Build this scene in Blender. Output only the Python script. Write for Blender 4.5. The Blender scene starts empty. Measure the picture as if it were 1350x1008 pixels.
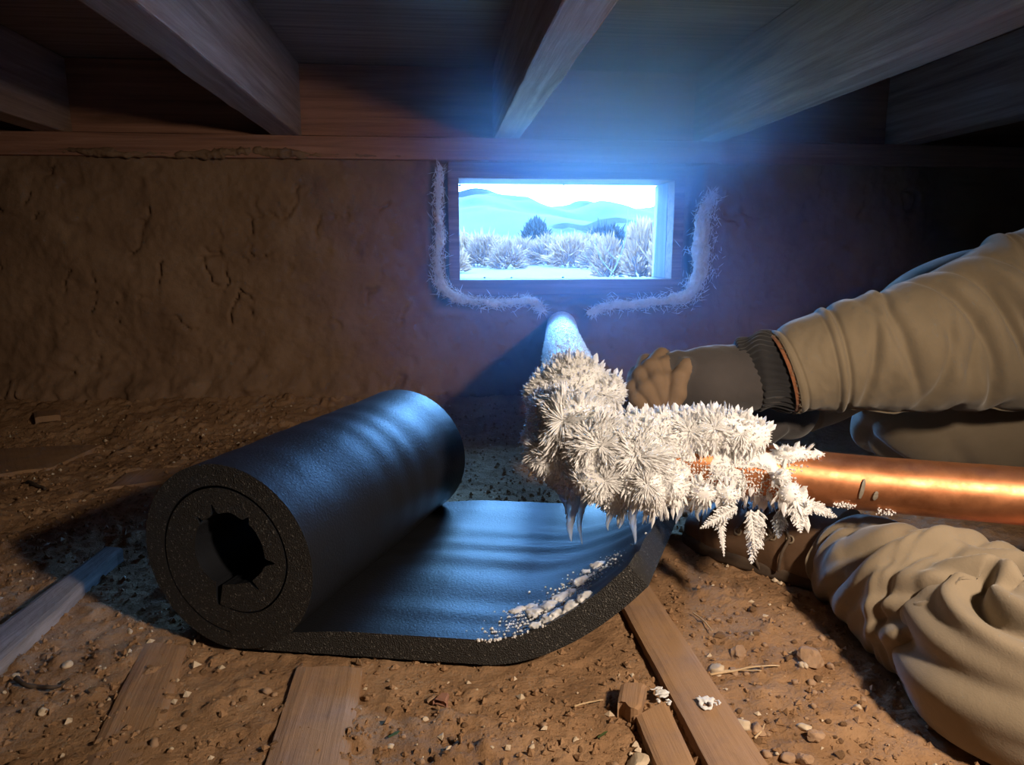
import bpy, math, random
import numpy as np
from mathutils import Vector, Matrix

# ------------------------------------------------------------------ camera, world, light, exposure
S = bpy.context.scene
COL = S.collection
F_PX, W_PX, H_PX = 950.0, 1350.0, 1008.0
PITCH = math.atan(173 / F_PX)
YAW = math.atan(97 * math.cos(PITCH) / F_PX)
EYE = np.array([0.0, 0.0, 0.36])
FWD = np.array([math.sin(YAW) * math.cos(PITCH), math.cos(YAW) * math.cos(PITCH), -math.sin(PITCH)])
RGT = np.array([math.cos(YAW), -math.sin(YAW), 0.0])
UPV = np.cross(RGT, FWD)

cam_d = bpy.data.cameras.new('camera')
cam_d.sensor_fit = 'HORIZONTAL'
cam_d.sensor_width = 36.0
cam_d.lens = 36.0 * F_PX / W_PX
cam_d.clip_start = 0.02
cam_d.clip_end = 600
cam = bpy.data.objects.new('camera', cam_d)
COL.objects.link(cam)
cam.matrix_world = Matrix(((RGT[0], UPV[0], -FWD[0], EYE[0]), (RGT[1], UPV[1], -FWD[1], EYE[1]),
                           (RGT[2], UPV[2], -FWD[2], EYE[2]), (0, 0, 0, 1)))
S.camera = cam

S.view_settings.view_transform = 'Standard'
S.view_settings.look = 'None'
S.view_settings.gamma = 1.0
S.view_settings.use_curve_mapping = False
S.view_settings.exposure = 0.0
try:
    S.cycles.use_denoising = True
    S.cycles.max_bounces = 8
    S.cycles.volume_bounces = 1
    S.cycles.transparent_max_bounces = 16
    S.cycles.sample_clamp_indirect = 40.0
except Exception:
    pass

SKY = (9.0, 26.0, 62.0)
wd = bpy.data.worlds.new('sky')
S.world = wd
wd.use_nodes = True
wd.node_tree.nodes['Background'].inputs[0].default_value = (SKY[0] / 10, SKY[1] / 10, SKY[2] / 10, 1)
wd.node_tree.nodes['Background'].inputs[1].default_value = 10.0

def lamp(name, kind, loc, energy, color, **kw):
    d = bpy.data.lights.new(name, kind)
    d.energy = energy
    d.color = color
    for k, v in kw.items():
        setattr(d, k, v)
    o = bpy.data.objects.new(name, d)
    COL.objects.link(o)
    o.location = loc
    return o

# hand-held warm work lamp beside the photographer
wl = lamp('work_lamp', 'SPOT', (0.43, 0.06, 0.51), 29.0, (1.0, 0.80, 0.61), shadow_soft_size=0.03, spot_size=math.radians(108), spot_blend=1.0)
wl.rotation_euler = (Vector((0.16, 0.75, 0.04)) - Vector((0.43, 0.06, 0.51))).to_track_quat('-Z', 'Y').to_euler()
# low winter sun outside, off to the right, veiled: shines down through the window on to the foam
sun = lamp('winter_sun', 'SUN', (3, 6, 3), 8.0, (0.20, 0.52, 1.0), angle=math.radians(12))
sun.rotation_euler = Vector((-0.25, -0.86, -0.40)).to_track_quat('-Z', 'Y').to_euler()
# light portal in the window opening (guides sky sampling, emits nothing)
portal = lamp('window_portal', 'AREA', (0.2875, 1.80, 0.405), 1.0, (1, 1, 1), shape='RECTANGLE', size=0.56, size_y=0.30)
portal.rotation_euler = (math.radians(-90), 0, 0)
portal.data.cycles.is_portal = True

# ------------------------------------------------------------------ helpers
def at(x, y, Y=None, Z=None, D=None):
    v = FWD + RGT * (x - 675) / F_PX + UPV * (504 - y) / F_PX
    if Y is not None: t = (Y - EYE[1]) / v[1]
    elif Z is not None: t = (Z - EYE[2]) / v[2]
    else: t = D
    return EYE + v * t

def _h(ix, iy, iz, seed):
    n = (ix.astype(np.int64) * 374761393 + iy.astype(np.int64) * 668265263 + iz.astype(np.int64) * 2147483647 + seed * 1274126177) & 0xffffffff
    n = ((n ^ (n >> 13)) * 1274126177) & 0xffffffff
    n = ((n ^ (n >> 16)) * 2246822519) & 0xffffffff
    return ((n ^ (n >> 15)) & 0xffffff) / float(0xffffff)

def noise(p, freq=1.0, seed=0):
    """value noise in [-1,1] at points p (...,3)"""
    p = np.asarray(p, float) * freq
    i = np.floor(p); f = p - i
    f = f * f * f * (f * (f * 6 - 15) + 10)
    i = i.astype(np.int64)
    x, y, z = i[..., 0], i[..., 1], i[..., 2]
    fx, fy, fz = f[..., 0], f[..., 1], f[..., 2]
    def c(a, b, d): return _h(x + a, y + b, z + d, seed)
    r = 0
    for a in (0, 1):
        for b in (0, 1):
            for d in (0, 1):
                r = r + c(a, b, d) * (fx if a else 1 - fx) * (fy if b else 1 - fy) * (fz if d else 1 - fz)
    return r * 2 - 1

def fbm(p, freq, octv=4, seed=0, gain=0.5):
    r, a, t = 0, 1.0, 0
    for k in range(octv):
        r = r + a * noise(p, freq * 2.03 ** k, seed + k * 17); t += a; a *= gain
    return r / t

def sstep(a, b, x):
    t = np.clip((x - a) / (b - a), 0, 1)
    return t * t * (3 - 2 * t)

def mesh(name, v, f, mats=None, smooth=True, idx=None):
    me = bpy.data.meshes.new(name)
    if isinstance(f, np.ndarray): f = f.tolist()
    me.from_pydata(np.asarray(v, float).tolist(), [], f)
    if mats is not None:
        for m in (mats if isinstance(mats, (list, tuple)) else [mats]): me.materials.append(m)
    if smooth: me.polygons.foreach_set('use_smooth', [True] * len(me.polygons))
    if idx is not None: me.polygons.foreach_set('material_index', np.asarray(idx, int).tolist())
    me.update()
    return me

def put(name, me, parent=None, loc=None):
    o = bpy.data.objects.new(name, me)
    COL.objects.link(o)
    if parent is not None: o.parent = parent
    if loc is not None: o.location = [float(a) for a in loc]
    return o

def tag(o, label=None, cat=None, group=None, kind=None):
    if label: o['label'] = label
    if cat: o['category'] = cat
    if group: o['group'] = group
    if kind: o['kind'] = kind
    return o

def thing(name, label, cat, loc=(0, 0, 0), group=None, kind=None):
    return tag(put(name, None, loc=loc), label, cat, group, kind)

def joinm(parts):
    V, Fc, n = [], [], 0
    for v, f in parts:
        V.append(np.asarray(v, float)); Fc += [[a + n for a in q] for q in (f.tolist() if isinstance(f, np.ndarray) else f)]
        n += len(v)
    return np.concatenate(V), Fc

def grid_faces(nu, nv, wrap_v=False):
    u = np.arange(nu - 1)[:, None]; w = np.arange(nv if wrap_v else nv - 1)[None, :]
    w2 = (w + 1) % nv
    a = u * nv + w; b = u * nv + w2; c = (u + 1) * nv + w2; d = (u + 1) * nv + w
    return np.stack([a, b, c, d], -1).reshape(-1, 4)

def box_mesh(sx, sy, sz, cuts=(1, 1, 1), bev=0.0, warp=None, seed=0):
    """bevelled box, origin at centre, subdivided so it can be warped"""
    import bmesh
    bm = bmesh.new()
    bmesh.ops.create_cube(bm, size=1)
    for v in bm.verts: v.co = Vector((v.co.x * sx, v.co.y * sy, v.co.z * sz))
    if bev: bmesh.ops.bevel(bm, geom=bm.edges[:], offset=bev, segments=2, profile=0.6, affect='EDGES')
    for ax, n in enumerate(cuts):
        L = (sx, sy, sz)[ax]
        for k in range(1, n):
            co = [0, 0, 0]; no = [0, 0, 0]; no[ax] = 1; co[ax] = -L / 2 + L * k / n
            bmesh.ops.bisect_plane(bm, geom=bm.verts[:] + bm.edges[:] + bm.faces[:], plane_co=co, plane_no=no)
    bm.verts.index_update()
    v = np.array([w.co[:] for w in bm.verts]); f = [[w.index for w in q.verts] for q in bm.faces]
    bm.free()
    if warp: v = v + warp * np.stack([fbm(v + 9.1 + seed, 14, 3, 1), fbm(v + 5.3 + seed, 14, 3, 2), fbm(v + 1.7 + seed, 14, 3, 3)], -1)
    return v, f

def surface_nets(fn, lo, hi, h):
    """mesh of the zero set of fn (negative inside)"""
    lo = np.array(lo, float); n = np.maximum(3, np.ceil((np.array(hi) - lo) / h).astype(int) + 1)
    ax = [lo[k] + h * np.arange(n[k]) for k in range(3)]
    P = np.stack(np.meshgrid(*ax, indexing='ij'), -1)
    D = fn(P.reshape(-1, 3)).reshape(n)
    I = D < 0
    cs = np.zeros(n - 1, int); acc = np.zeros(tuple(n - 1) + (3,)); cnt = np.zeros(n - 1)
    for c in range(8):
        o = ((c >> 2) & 1, (c >> 1) & 1, c & 1)
        cs += I[o[0]:n[0] - 1 + o[0], o[1]:n[1] - 1 + o[1], o[2]:n[2] - 1 + o[2]]
    act = (cs > 0) & (cs < 8)
    def cell(a, o): return a[o[0]:n[0] - 1 + o[0], o[1]:n[1] - 1 + o[1], o[2]:n[2] - 1 + o[2]]
    for k in range(3):
        e = [0, 0, 0]; e[k] = 1
        for p in (0, 1):
            for q in (0, 1):
                o = [0, 0, 0]; o[(k + 1) % 3] = p; o[(k + 2) % 3] = q
                a = cell(D, o); b = cell(D, [o[j] + e[j] for j in range(3)])
                m = ((a < 0) != (b < 0))
                t = np.where(m, a / np.where(m, a - b, 1), 0)
                pt = np.zeros(a.shape + (3,)); pt[..., k] = t
                for j in range(3):
                    if j != k: pt[..., j] = o[j]
                acc += pt * m[..., None]; cnt += m
    idx = -np.ones(n - 1, int); idx[act] = np.arange(act.sum())
    cells = np.argwhere(act)
    V = lo + h * (cells + acc[act] / cnt[act][:, None])
    Fs = []
    for k in range(3):
        j, l = (k + 1) % 3, (k + 2) % 3
        sl = [slice(None)] * 3; sl2 = [slice(None)] * 3
        sl[k] = slice(0, n[k] - 1); sl2[k] = slice(1, n[k])
        for q in (j, l): sl[q] = sl2[q] = slice(1, n[q] - 1)
        a = I[tuple(sl)]; b = I[tuple(sl2)]
        for flip, m in ((False, a & ~b), (True, ~a & b)):
            w = np.argwhere(m)
            if not len(w): continue
            w = w.copy(); w[:, j] += 1; w[:, l] += 1
            def g(dj, dl):
                r = w.copy(); r[:, j] -= dj; r[:, l] -= dl
                return idx[r[:, 0], r[:, 1], r[:, 2]]
            q = np.stack([g(1, 1), g(0, 1), g(0, 0), g(1, 0)], -1)
            Fs.append(q[:, ::-1] if flip else q)
    return V, np.concatenate(Fs)

def capsule(p, a, b, ra, rb):
    a = np.array(a, float); b = np.array(b, float); ab = b - a
    t = np.clip(((p - a) @ ab) / max(ab @ ab, 1e-12), 0, 1)
    return np.linalg.norm(p - a - t[:, None] * ab, axis=1) - (ra + (rb - ra) * t)

def ellipsoid(p, c, r):
    q = (p - np.array(c)) / np.array(r)
    return (np.linalg.norm(q, axis=1) - 1) * min(r)

def smin(a, b, k):
    h = np.clip(0.5 + 0.5 * (b - a) / k, 0, 1)
    return b + (a - b) * h - k * h * (1 - h)

def catmull(P, n):
    P = np.asarray(P, float); m = len(P)
    Q = np.vstack([2 * P[0] - P[1], P, 2 * P[-1] - P[-2]])
    t = np.linspace(0, m - 1 - 1e-9, n); i = t.astype(int); f = (t - i)[:, None]
    a, b, c, d = Q[i], Q[i + 1], Q[i + 2], Q[i + 3]
    return 0.5 * (2 * b + (c - a) * f + (2 * a - 5 * b + 4 * c - d) * f ** 2 + (3 * b - a - 3 * c + d) * f ** 3)

def frames(P, up=(0, 0, 1)):
    T = np.gradient(P, axis=0); T /= np.linalg.norm(T, axis=1)[:, None]
    up = np.array(up, float)
    Sd = np.cross(T, up); Sd /= np.linalg.norm(Sd, axis=1)[:, None]
    U = np.cross(Sd, T)
    return T, Sd, U

def loft(pts, rad, ns, nphi, disp=None, up=(0, 0, 1), cap=True, shape=2.0):
    """tube through pts; rad rows are (radius across, radius along up); phi=90deg is up"""
    pts = np.asarray(pts, float); rad = np.asarray(rad, float)
    if rad.ndim == 1: rad = np.stack([rad, rad], -1)
    A = catmull(np.hstack([pts, rad]), ns); P, R = A[:, :3], A[:, 3:]
    T, Sd, U = frames(P, up)
    phi = np.linspace(0, 2 * math.pi, nphi, endpoint=False)
    c, s = np.cos(phi), np.sin(phi)
    k = (np.abs(c) ** shape + np.abs(s) ** shape) ** (-1 / shape)
    dx, dy = c * k, s * k
    sv = np.linspace(0, 1, ns)[:, None] * np.ones(nphi); ph = np.ones((ns, 1)) * phi
    off = disp(sv, ph) if disp is not None else 0 * sv
    N = Sd[:, None, :] * dx[None, :, None] + U[:, None, :] * dy[None, :, None]
    V = P[:, None, :] + Sd[:, None, :] * (dx[None, :] * R[:, :1])[..., None] + U[:, None, :] * (dy[None, :] * R[:, 1:])[..., None] + N * off[..., None]
    f = grid_faces(ns, nphi, True)[:, ::-1].tolist()
    V = V.reshape(-1, 3)
    if cap:
        n0 = len(V); V = np.vstack([V, P[:1], P[-1:]])
        for k2 in range(nphi):
            f.append([n0, k2, (k2 + 1) % nphi][::-1] if False else [n0, k2, (k2 + 1) % nphi])
            b = (ns - 1) * nphi
            f.append([n0 + 1, b + (k2 + 1) % nphi, b + k2])
    return V, f

def wrapa(a): return (a + math.pi) % (2 * math.pi) - math.pi

def folds(seed, n, amp, width=(0.02, 0.05), slope=0.12, span=(0.5, 1.3), srange=(0, 1)):
    rg = np.random.RandomState(seed)
    L = [(rg.uniform(*srange), rg.uniform(-math.pi, math.pi), rg.uniform(*width), rg.uniform(-slope, slope), rg.uniform(*span), amp * rg.uniform(0.45, 1.1)) for _ in range(n)]
    def fn(s, ph):
        r = 0 * s
        for s0, p0, w, k, pw, a in L:
            d = wrapa(ph - p0)
            x = (s - s0 - k * d) / w
            r = r + (a * np.exp(-(x / 1.7) ** 2) - 0.95 * a * np.exp(-(x - 1.3) ** 2 * 3.2)) * np.exp(-(d / pw) ** 2)
        return r
    return fn

# unit ice blade along +z: narrow foot, widest at two thirds, sharp tip
_bl = []
for z, r in ((0, 0.55), (0.62, 1.0)):
    for a in range(4): _bl.append((r * math.cos(a * math.pi / 2), r * math.sin(a * math.pi / 2), z))
BLADE_V = np.array(_bl + [(0, 0, 1.0)])
BLADE_F = np.array([[0, 1, 5, 4], [1, 2, 6, 5], [2, 3, 7, 6], [3, 0, 4, 7]])
BLADE_T = np.array([[4, 5, 8], [5, 6, 8], [6, 7, 8], [7, 4, 8]])

def blades(P, Dn, L, Wd, flat=0.45, rg=None, twist=None, V0=BLADE_V, Q0=BLADE_F, T0=BLADE_T):
    """many blades at once: base points, directions, lengths, half widths"""
    P = np.asarray(P, float); n = len(P)
    Dn = np.asarray(Dn, float); Dn = Dn / np.linalg.norm(Dn, axis=1)[:, None]
    rg = rg or np.random.RandomState(0)
    L = np.broadcast_to(L, n); Wd = np.broadcast_to(Wd, n); flat = np.broadcast_to(flat, n)
    ref = rg.normal(size=(n, 3)) if twist is None else np.broadcast_to(np.asarray(twist, float), (n, 3))
    A = np.cross(Dn, ref); A /= np.linalg.norm(A, axis=1)[:, None] + 1e-9
    B = np.cross(Dn, A)
    V = (P[:, None] + A[:, None] * (V0[None, :, 0:1] * Wd[:, None, None]) + B[:, None] * (V0[None, :, 1:2] * (Wd * flat)[:, None, None])
         + Dn[:, None] * (V0[None, :, 2:3] * L[:, None, None]))
    k = len(V0)
    off = (np.arange(n) * k)[:, None, None]
    f = (Q0[None] + off).reshape(-1, 4).tolist() + (T0[None] + off).reshape(-1, 3).tolist()
    return V.reshape(-1, 3), f

def rock(seed, sub=2, rough=0.35, sq=(1, 0.8, 0.6)):
    import bmesh
    bm = bmesh.new(); bmesh.ops.create_icosphere(bm, subdivisions=sub, radius=1)
    v = np.array([w.co[:] for w in bm.verts]); bm.verts.index_update()
    f = [[w.index for w in q.verts] for q in bm.faces]; bm.free()
    d = 1 + rough * noise(v, 1.3, seed) + rough * 0.4 * noise(v, 3.1, seed + 5)
    rg = np.random.RandomState(seed)
    v = v * d[:, None]
    for _ in range(5):      # chop flat facets
        nrm = rg.normal(size=3); nrm /= np.linalg.norm(nrm)
        e = v @ nrm - rg.uniform(0.55, 0.85)
        v = v - np.where(e > 0, e, 0)[:, None] * nrm * 0.9
    return v * np.array(sq), f

# ------------------------------------------------------------------ materials
def nt(name):
    m = bpy.data.materials.new(name); m.use_nodes = True
    t = m.node_tree; b = t.nodes['Principled BSDF']
    return m, t, b

def node(t, kind, **kw):
    n = t.nodes.new(kind)
    for k, v in kw.items():
        if k.startswith('i_'): n.inputs[k[2:].replace('_', ' ')].default_value = v
        else: setattr(n, k, v)
    return n

def ramp(t, src, stops):
    r = t.nodes.new('ShaderNodeValToRGB')
    e = r.color_ramp.elements
    while len(e) < len(stops): e.new(0.5)
    for k, (p, c) in enumerate(stops):
        e[k].position = p; e[k].color = (c[0], c[1], c[2], 1) if not isinstance(c, (int, float)) else (c, c, c, 1)
    t.links.new(src, r.inputs[0])
    return r

def coords(t, scale=(1, 1, 1), space='Object'):
    tc = t.nodes.new('ShaderNodeTexCoord'); mp = t.nodes.new('ShaderNodeMapping')
    mp.inputs['Scale'].default_value = scale
    t.links.new(tc.outputs[space], mp.inputs[0])
    return mp.outputs[0]

def tex(t, vec, scale, detail=5, rough=0.6, kind='NOISE', dist=0.0):
    if kind == 'NOISE':
        n = node(t, 'ShaderNodeTexNoise', i_Scale=scale, i_Detail=detail, i_Roughness=rough, i_Distortion=dist)
    else:
        n = node(t, 'ShaderNodeTexVoronoi', i_Scale=scale)
    t.links.new(vec, n.inputs['Vector'])
    return n

def bump(t, b, src, strength, distance, prev=None):
    n = node(t, 'ShaderNodeBump', i_Strength=strength, i_Distance=distance)
    t.links.new(src, n.inputs['Height'])
    if prev is not None: t.links.new(prev.outputs[0], n.inputs['Normal'])
    t.links.new(n.outputs[0], b.inputs['Normal'])
    return n

def mat_noise(name, c1, c2, scale, rough=0.9, bscale=None, bstr=0.4, bdist=0.002, stretch=(1, 1, 1), spec=0.3, c3=None, space='Object'):
    m, t, b = nt(name)
    v = coords(t, stretch, space)
    n = tex(t, v, scale, 6, 0.62)
    st = [(0.3, c1), (0.7, c2)] if c3 is None else [(0.25, c1), (0.5, c2), (0.75, c3)]
    r = ramp(t, n.outputs['Fac'], st)
    t.links.new(r.outputs[0], b.inputs['Base Color'])
    b.inputs['Roughness'].default_value = rough
    b.inputs['Specular IOR Level'].default_value = spec
    if bscale:
        n2 = tex(t, v, bscale, 6, 0.65)
        bump(t, b, n2.outputs['Fac'], bstr, bdist)
    return m

def mat_wood(name, c1, c2, knots=True, axis='Y', rough=0.8, dust=None):
    m, t, b = nt(name)
    sc = {'X': (1.0, 26, 26), 'Y': (26, 1.0, 26), 'Z': (26, 26, 1.0)}[axis]
    v = coords(t, sc)
    n = tex(t, v, 3.0, 8, 0.68, dist=0.5)
    dk = tuple(a * 0.62 for a in c1)
    r = ramp(t, n.outputs['Fac'], [(0.28, dk), (0.45, c1), (0.66, c2)])
    out = r.outputs[0]
    if knots:
        ks = {'X': (2.6, 4.6, 4.6), 'Y': (4.6, 2.6, 4.6), 'Z': (4.6, 4.6, 2.6)}[axis]
        vo = tex(t, coords(t, ks), 1.0, kind='V')
        rk = ramp(t, vo.outputs['Distance'], [(0.035, 0.22), (0.085, 1.0)])
        mx = node(t, 'ShaderNodeMix', data_type='RGBA', blend_type='MULTIPLY'); mx.inputs[0].default_value = 1
        t.links.new(out, mx.inputs[6]); t.links.new(rk.outputs[0], mx.inputs[7]); out = mx.outputs[2]
    if dust:
        vd = coords(t)
        nd = tex(t, vd, 22, 6, 0.65)
        rd = ramp(t, nd.outputs['Fac'], [(0.32, 0.0), (0.58, 0.95)])
        mx = node(t, 'ShaderNodeMix', data_type='RGBA')
        t.links.new(rd.outputs[0], mx.inputs[0]); t.links.new(out, mx.inputs[6]); mx.inputs[7].default_value = (*dust, 1); out = mx.outputs[2]
    t.links.new(out, b.inputs['Base Color'])
    b.inputs['Roughness'].default_value = rough
    b.inputs['Specular IOR Level'].default_value = 0.25
    n2 = tex(t, v, 7.0, 6, 0.7)
    bump(t, b, n2.outputs['Fac'], 0.6, 0.0022)
    return m

M = {}
M['dirt'] = mat_noise('dirt', (0.20, 0.112, 0.058), (0.36, 0.212, 0.112), 12, 0.95, 260, 0.8, 0.004, spec=0.15, c3=(0.45, 0.285, 0.165))
M['stone'] = mat_noise('stone', (0.27, 0.165, 0.095), (0.46, 0.31, 0.2), 30, 0.85, 200, 0.3, 0.001)
M['pale_stone'] = mat_noise('pale_stone', (0.5, 0.39, 0.26), (0.68, 0.56, 0.42), 40, 0.8, 200, 0.3, 0.001)
M['adobe'] = mat_noise('adobe', (0.17, 0.102, 0.062), (0.245, 0.152, 0.093), 7, 0.95, 120, 0.6, 0.003, spec=0.15, c3=(0.30, 0.195, 0.122))
M['joist'] = mat_wood('joist_wood', (0.30, 0.20, 0.145), (0.44, 0.31, 0.23), True, 'Y')
M['rim'] = mat_wood('rim_wood', (0.30, 0.15, 0.10), (0.42, 0.22, 0.15), True, 'X')
M['ply'] = mat_wood('plywood', (0.24, 0.16, 0.115), (0.34, 0.235, 0.175), True, 'X')
M['frame'] = mat_wood('window_wood', (0.20, 0.11, 0.075), (0.32, 0.19, 0.135), False, 'X')
M['jamb'] = mat_wood('painted_wood', (0.14, 0.13, 0.115), (0.21, 0.195, 0.175), False, 'Z')
M['board'] = mat_wood('old_board', (0.26, 0.165, 0.115), (0.41, 0.275, 0.2), False, 'Y', 0.9, dust=(0.36, 0.215, 0.115))
M['greyboard'] = mat_wood('grey_board', (0.22, 0.185, 0.16), (0.36, 0.31, 0.275), False, 'Y', 0.9)
M['straw'] = mat_noise('frosted_straw', (0.62, 0.58, 0.52), (0.88, 0.87, 0.85), 60, 0.8)
M['twig'] = mat_noise('dark_twig', (0.05, 0.035, 0.025), (0.10, 0.07, 0.05), 60, 0.9)
M['drystraw'] = mat_noise('dry_straw', (0.45, 0.31, 0.17), (0.62, 0.46, 0.28), 60, 0.8)
M['leaf'] = mat_noise('green_leaf', (0.05, 0.09, 0.03), (0.09, 0.14, 0.05), 60, 0.6)
M['sage'] = mat_noise('sagebrush', (0.1160, 0.0522, 0.0261), (0.2204, 0.0957, 0.0435), 3, 0.9)
M['palebrush'] = mat_noise('pale_brush', (0.1676, 0.0739, 0.0306), (0.2564, 0.1085, 0.0444), 5, 0.9)
M['juniper'] = mat_noise('juniper', (0.0174, 0.0145, 0.0104), (0.0319, 0.0232, 0.0162), 6, 0.9)
M['plain'] = mat_noise('desert_plain', (0.0348, 0.0174, 0.0091), (0.0592, 0.0296, 0.0146), 0.9, 0.95)
M['mount'] = mat_noise('mountain', (0.0039, 0.0044, 0.0040), (0.0096, 0.0074, 0.0053), 0.09, 0.95)
M['foothill'] = mat_noise('foothill', (0.0104, 0.0081, 0.0058), (0.0174, 0.0128, 0.0093), 0.3, 0.95)

# frost: white, lets light through
def mat_frost(name, col, trans=0.35, rough=0.35, ice=0.0, sss=0.0):
    m, t, b = nt(name)
    b.inputs['Base Color'].default_value = (*col, 1)
    b.inputs['Roughness'].default_value = rough
    b.inputs['IOR'].default_value = 1.31
    b.inputs['Transmission Weight'].default_value = ice
    b.inputs['Subsurface Weight'].default_value = sss; b.inputs['Subsurface Radius'].default_value = (0.004, 0.004, 0.0045); b.inputs['Subsurface Scale'].default_value = 1.0
    tr = node(t, 'ShaderNodeBsdfTranslucent'); tr.inputs[0].default_value = (*col, 1)
    mx = node(t, 'ShaderNodeMixShader'); mx.inputs[0].default_value = trans
    t.links.new(b.outputs[0], mx.inputs[1]); t.links.new(tr.outputs[0], mx.inputs[2])
    t.links.new(mx.outputs[0], t.nodes['Material Output'].inputs['Surface'])
    return m
M['frost'] = mat_frost('frost', (0.98, 0.98, 0.98), 0.22, 0.4)
M['crust'] = mat_frost('frost_crust', (0.96, 0.96, 0.96), 0.0, 0.6, 0.0, 0.8)
M['ice'] = mat_frost('clear_ice', (0.88, 0.92, 0.96), 0.25, 0.12, 0.6)
M['snow'] = mat_frost('snow', (0.88, 0.88, 0.88), 0.15, 0.7)

# copper
m, t, b = nt('copper')
v = coords(t, (1, 1, 1)); n = tex(t, v, 26, 6, 0.65)
r = ramp(t, n.outputs['Fac'], [(0.3, (0.36, 0.13, 0.052)), (0.55, (0.56, 0.235, 0.105)), (0.75, (0.46, 0.19, 0.09))])
t.links.new(r.outputs[0], b.inputs['Base Color'])
n2 = tex(t, v, 60, 6, 0.7)
r2 = ramp(t, n2.outputs['Fac'], [(0.3, 0.33), (0.7, 0.56)]); t.links.new(r2.outputs[0], b.inputs['Roughness'])
b.inputs['Metallic'].default_value = 0.85
bump(t, b, n2.outputs['Fac'], 0.12, 0.001)
M['copper'] = m
M['verdigris'] = mat_noise('dull_solder', (0.20, 0.17, 0.13), (0.27, 0.25, 0.21), 50, 0.6)

# foam skin and cut foam
m, t, b = nt('foam_skin')
v = coords(t); n = tex(t, v, 430, 4, 0.6)
n3 = tex(t, v, 18, 4, 0.5)
b.inputs['Base Color'].default_value = (0.012, 0.013, 0.016, 1)
b.inputs['Roughness'].default_value = 0.44
b.inputs['Specular IOR Level'].default_value = 0.22
p0 = bump(t, b, n3.outputs['Fac'], 0.25, 0.004)
bump(t, b, n.outputs['Fac'], 0.42, 0.0011, p0)
M['foam'] = m
m, t, b = nt('foam_cut')
v = coords(t); vo = tex(t, v, 850, kind='V'); n = tex(t, v, 300, 3, 0.6)
wn = node(t, 'ShaderNodeSeparateColor'); t.links.new(vo.outputs['Color'], wn.inputs[0])
rs = ramp(t, wn.outputs[0], [(0.93, (0.020, 0.019, 0.018)), (0.96, (0.11, 0.105, 0.095))])
t.links.new(rs.outputs[0], b.inputs['Base Color'])
b.inputs['Roughness'].default_value = 0.65
bump(t, b, vo.outputs['Distance'], 0.8, 0.0012)
M['foam_cut'] = m

# cloth
def mat_cloth(name, c1, c2, sheen=0.25, ws=900.0, blotch=7):
    m, t, b = nt(name)
    v = coords(t)
    n = tex(t, v, blotch, 6, 0.6); r = ramp(t, n.outputs['Fac'], [(0.3, c1), (0.7, c2)])
    t.links.new(r.outputs[0], b.inputs['Base Color'])
    b.inputs['Roughness'].default_value = 0.92
    b.inputs['Specular IOR Level'].default_value = 0.15
    b.inputs['Sheen Weight'].default_value = sheen
    n2 = tex(t, v, ws, 2, 0.5); n3 = tex(t, v, 45, 5, 0.6)
    p0 = bump(t, b, n3.outputs['Fac'], 0.25, 0.003)
    bump(t, b, n2.outputs['Fac'], 0.3, 0.0006, p0)
    return m
M['canvas'] = mat_cloth('tan_canvas', (0.19, 0.150, 0.098), (0.255, 0.205, 0.138))
M['trouser'] = mat_cloth('tan_trousers', (0.205, 0.162, 0.108), (0.28, 0.225, 0.158))
M['lining'] = mat_cloth('rust_lining', (0.26, 0.10, 0.045), (0.34, 0.14, 0.065))
M['glove_back'] = mat_cloth('grey_glove', (0.055, 0.05, 0.05), (0.085, 0.075, 0.072))
M['glove_palm'] = mat_cloth('tan_glove', (0.20, 0.135, 0.085), (0.27, 0.185, 0.12), 0.05)
M['knit'] = mat_cloth('black_knit', (0.02, 0.02, 0.022), (0.035, 0.034, 0.036))
M['leather'] = mat_noise('boot_leather', (0.105, 0.060, 0.034), (0.165, 0.098, 0.058), 18, 0.6, 220, 0.3, 0.001)
M['sole'] = mat_noise('boot_sole', (0.07, 0.048, 0.033), (0.11, 0.078, 0.055), 40, 0.85)
M['lace'] = mat_noise('boot_lace', (0.07, 0.05, 0.035), (0.12, 0.085, 0.06), 90, 0.9)
M['skin'] = mat_noise('skin', (0.50, 0.27, 0.18), (0.58, 0.33, 0.23), 30, 0.55)
M['eyelet'] = mat_noise('eyelet_metal', (0.20, 0.16, 0.11), (0.28, 0.22, 0.15), 80, 0.4)

# pane: clear, faint reflection
m, t, b = nt('window_glass')
tp = node(t, 'ShaderNodeBsdfTransparent'); tp.inputs[0].default_value = (0.94, 0.97, 0.99, 1)
gl = node(t, 'ShaderNodeBsdfGlossy'); gl.inputs['Roughness'].default_value = 0.03
fr = node(t, 'ShaderNodeFresnel', i_IOR=1.45); mx = node(t, 'ShaderNodeMixShader')
t.links.new(fr.outputs[0], mx.inputs[0]); t.links.new(tp.outputs[0], mx.inputs[1]); t.links.new(gl.outputs[0], mx.inputs[2])
t.links.new(mx.outputs[0], t.nodes['Material Output'].inputs['Surface'])
M['glass'] = m

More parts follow.
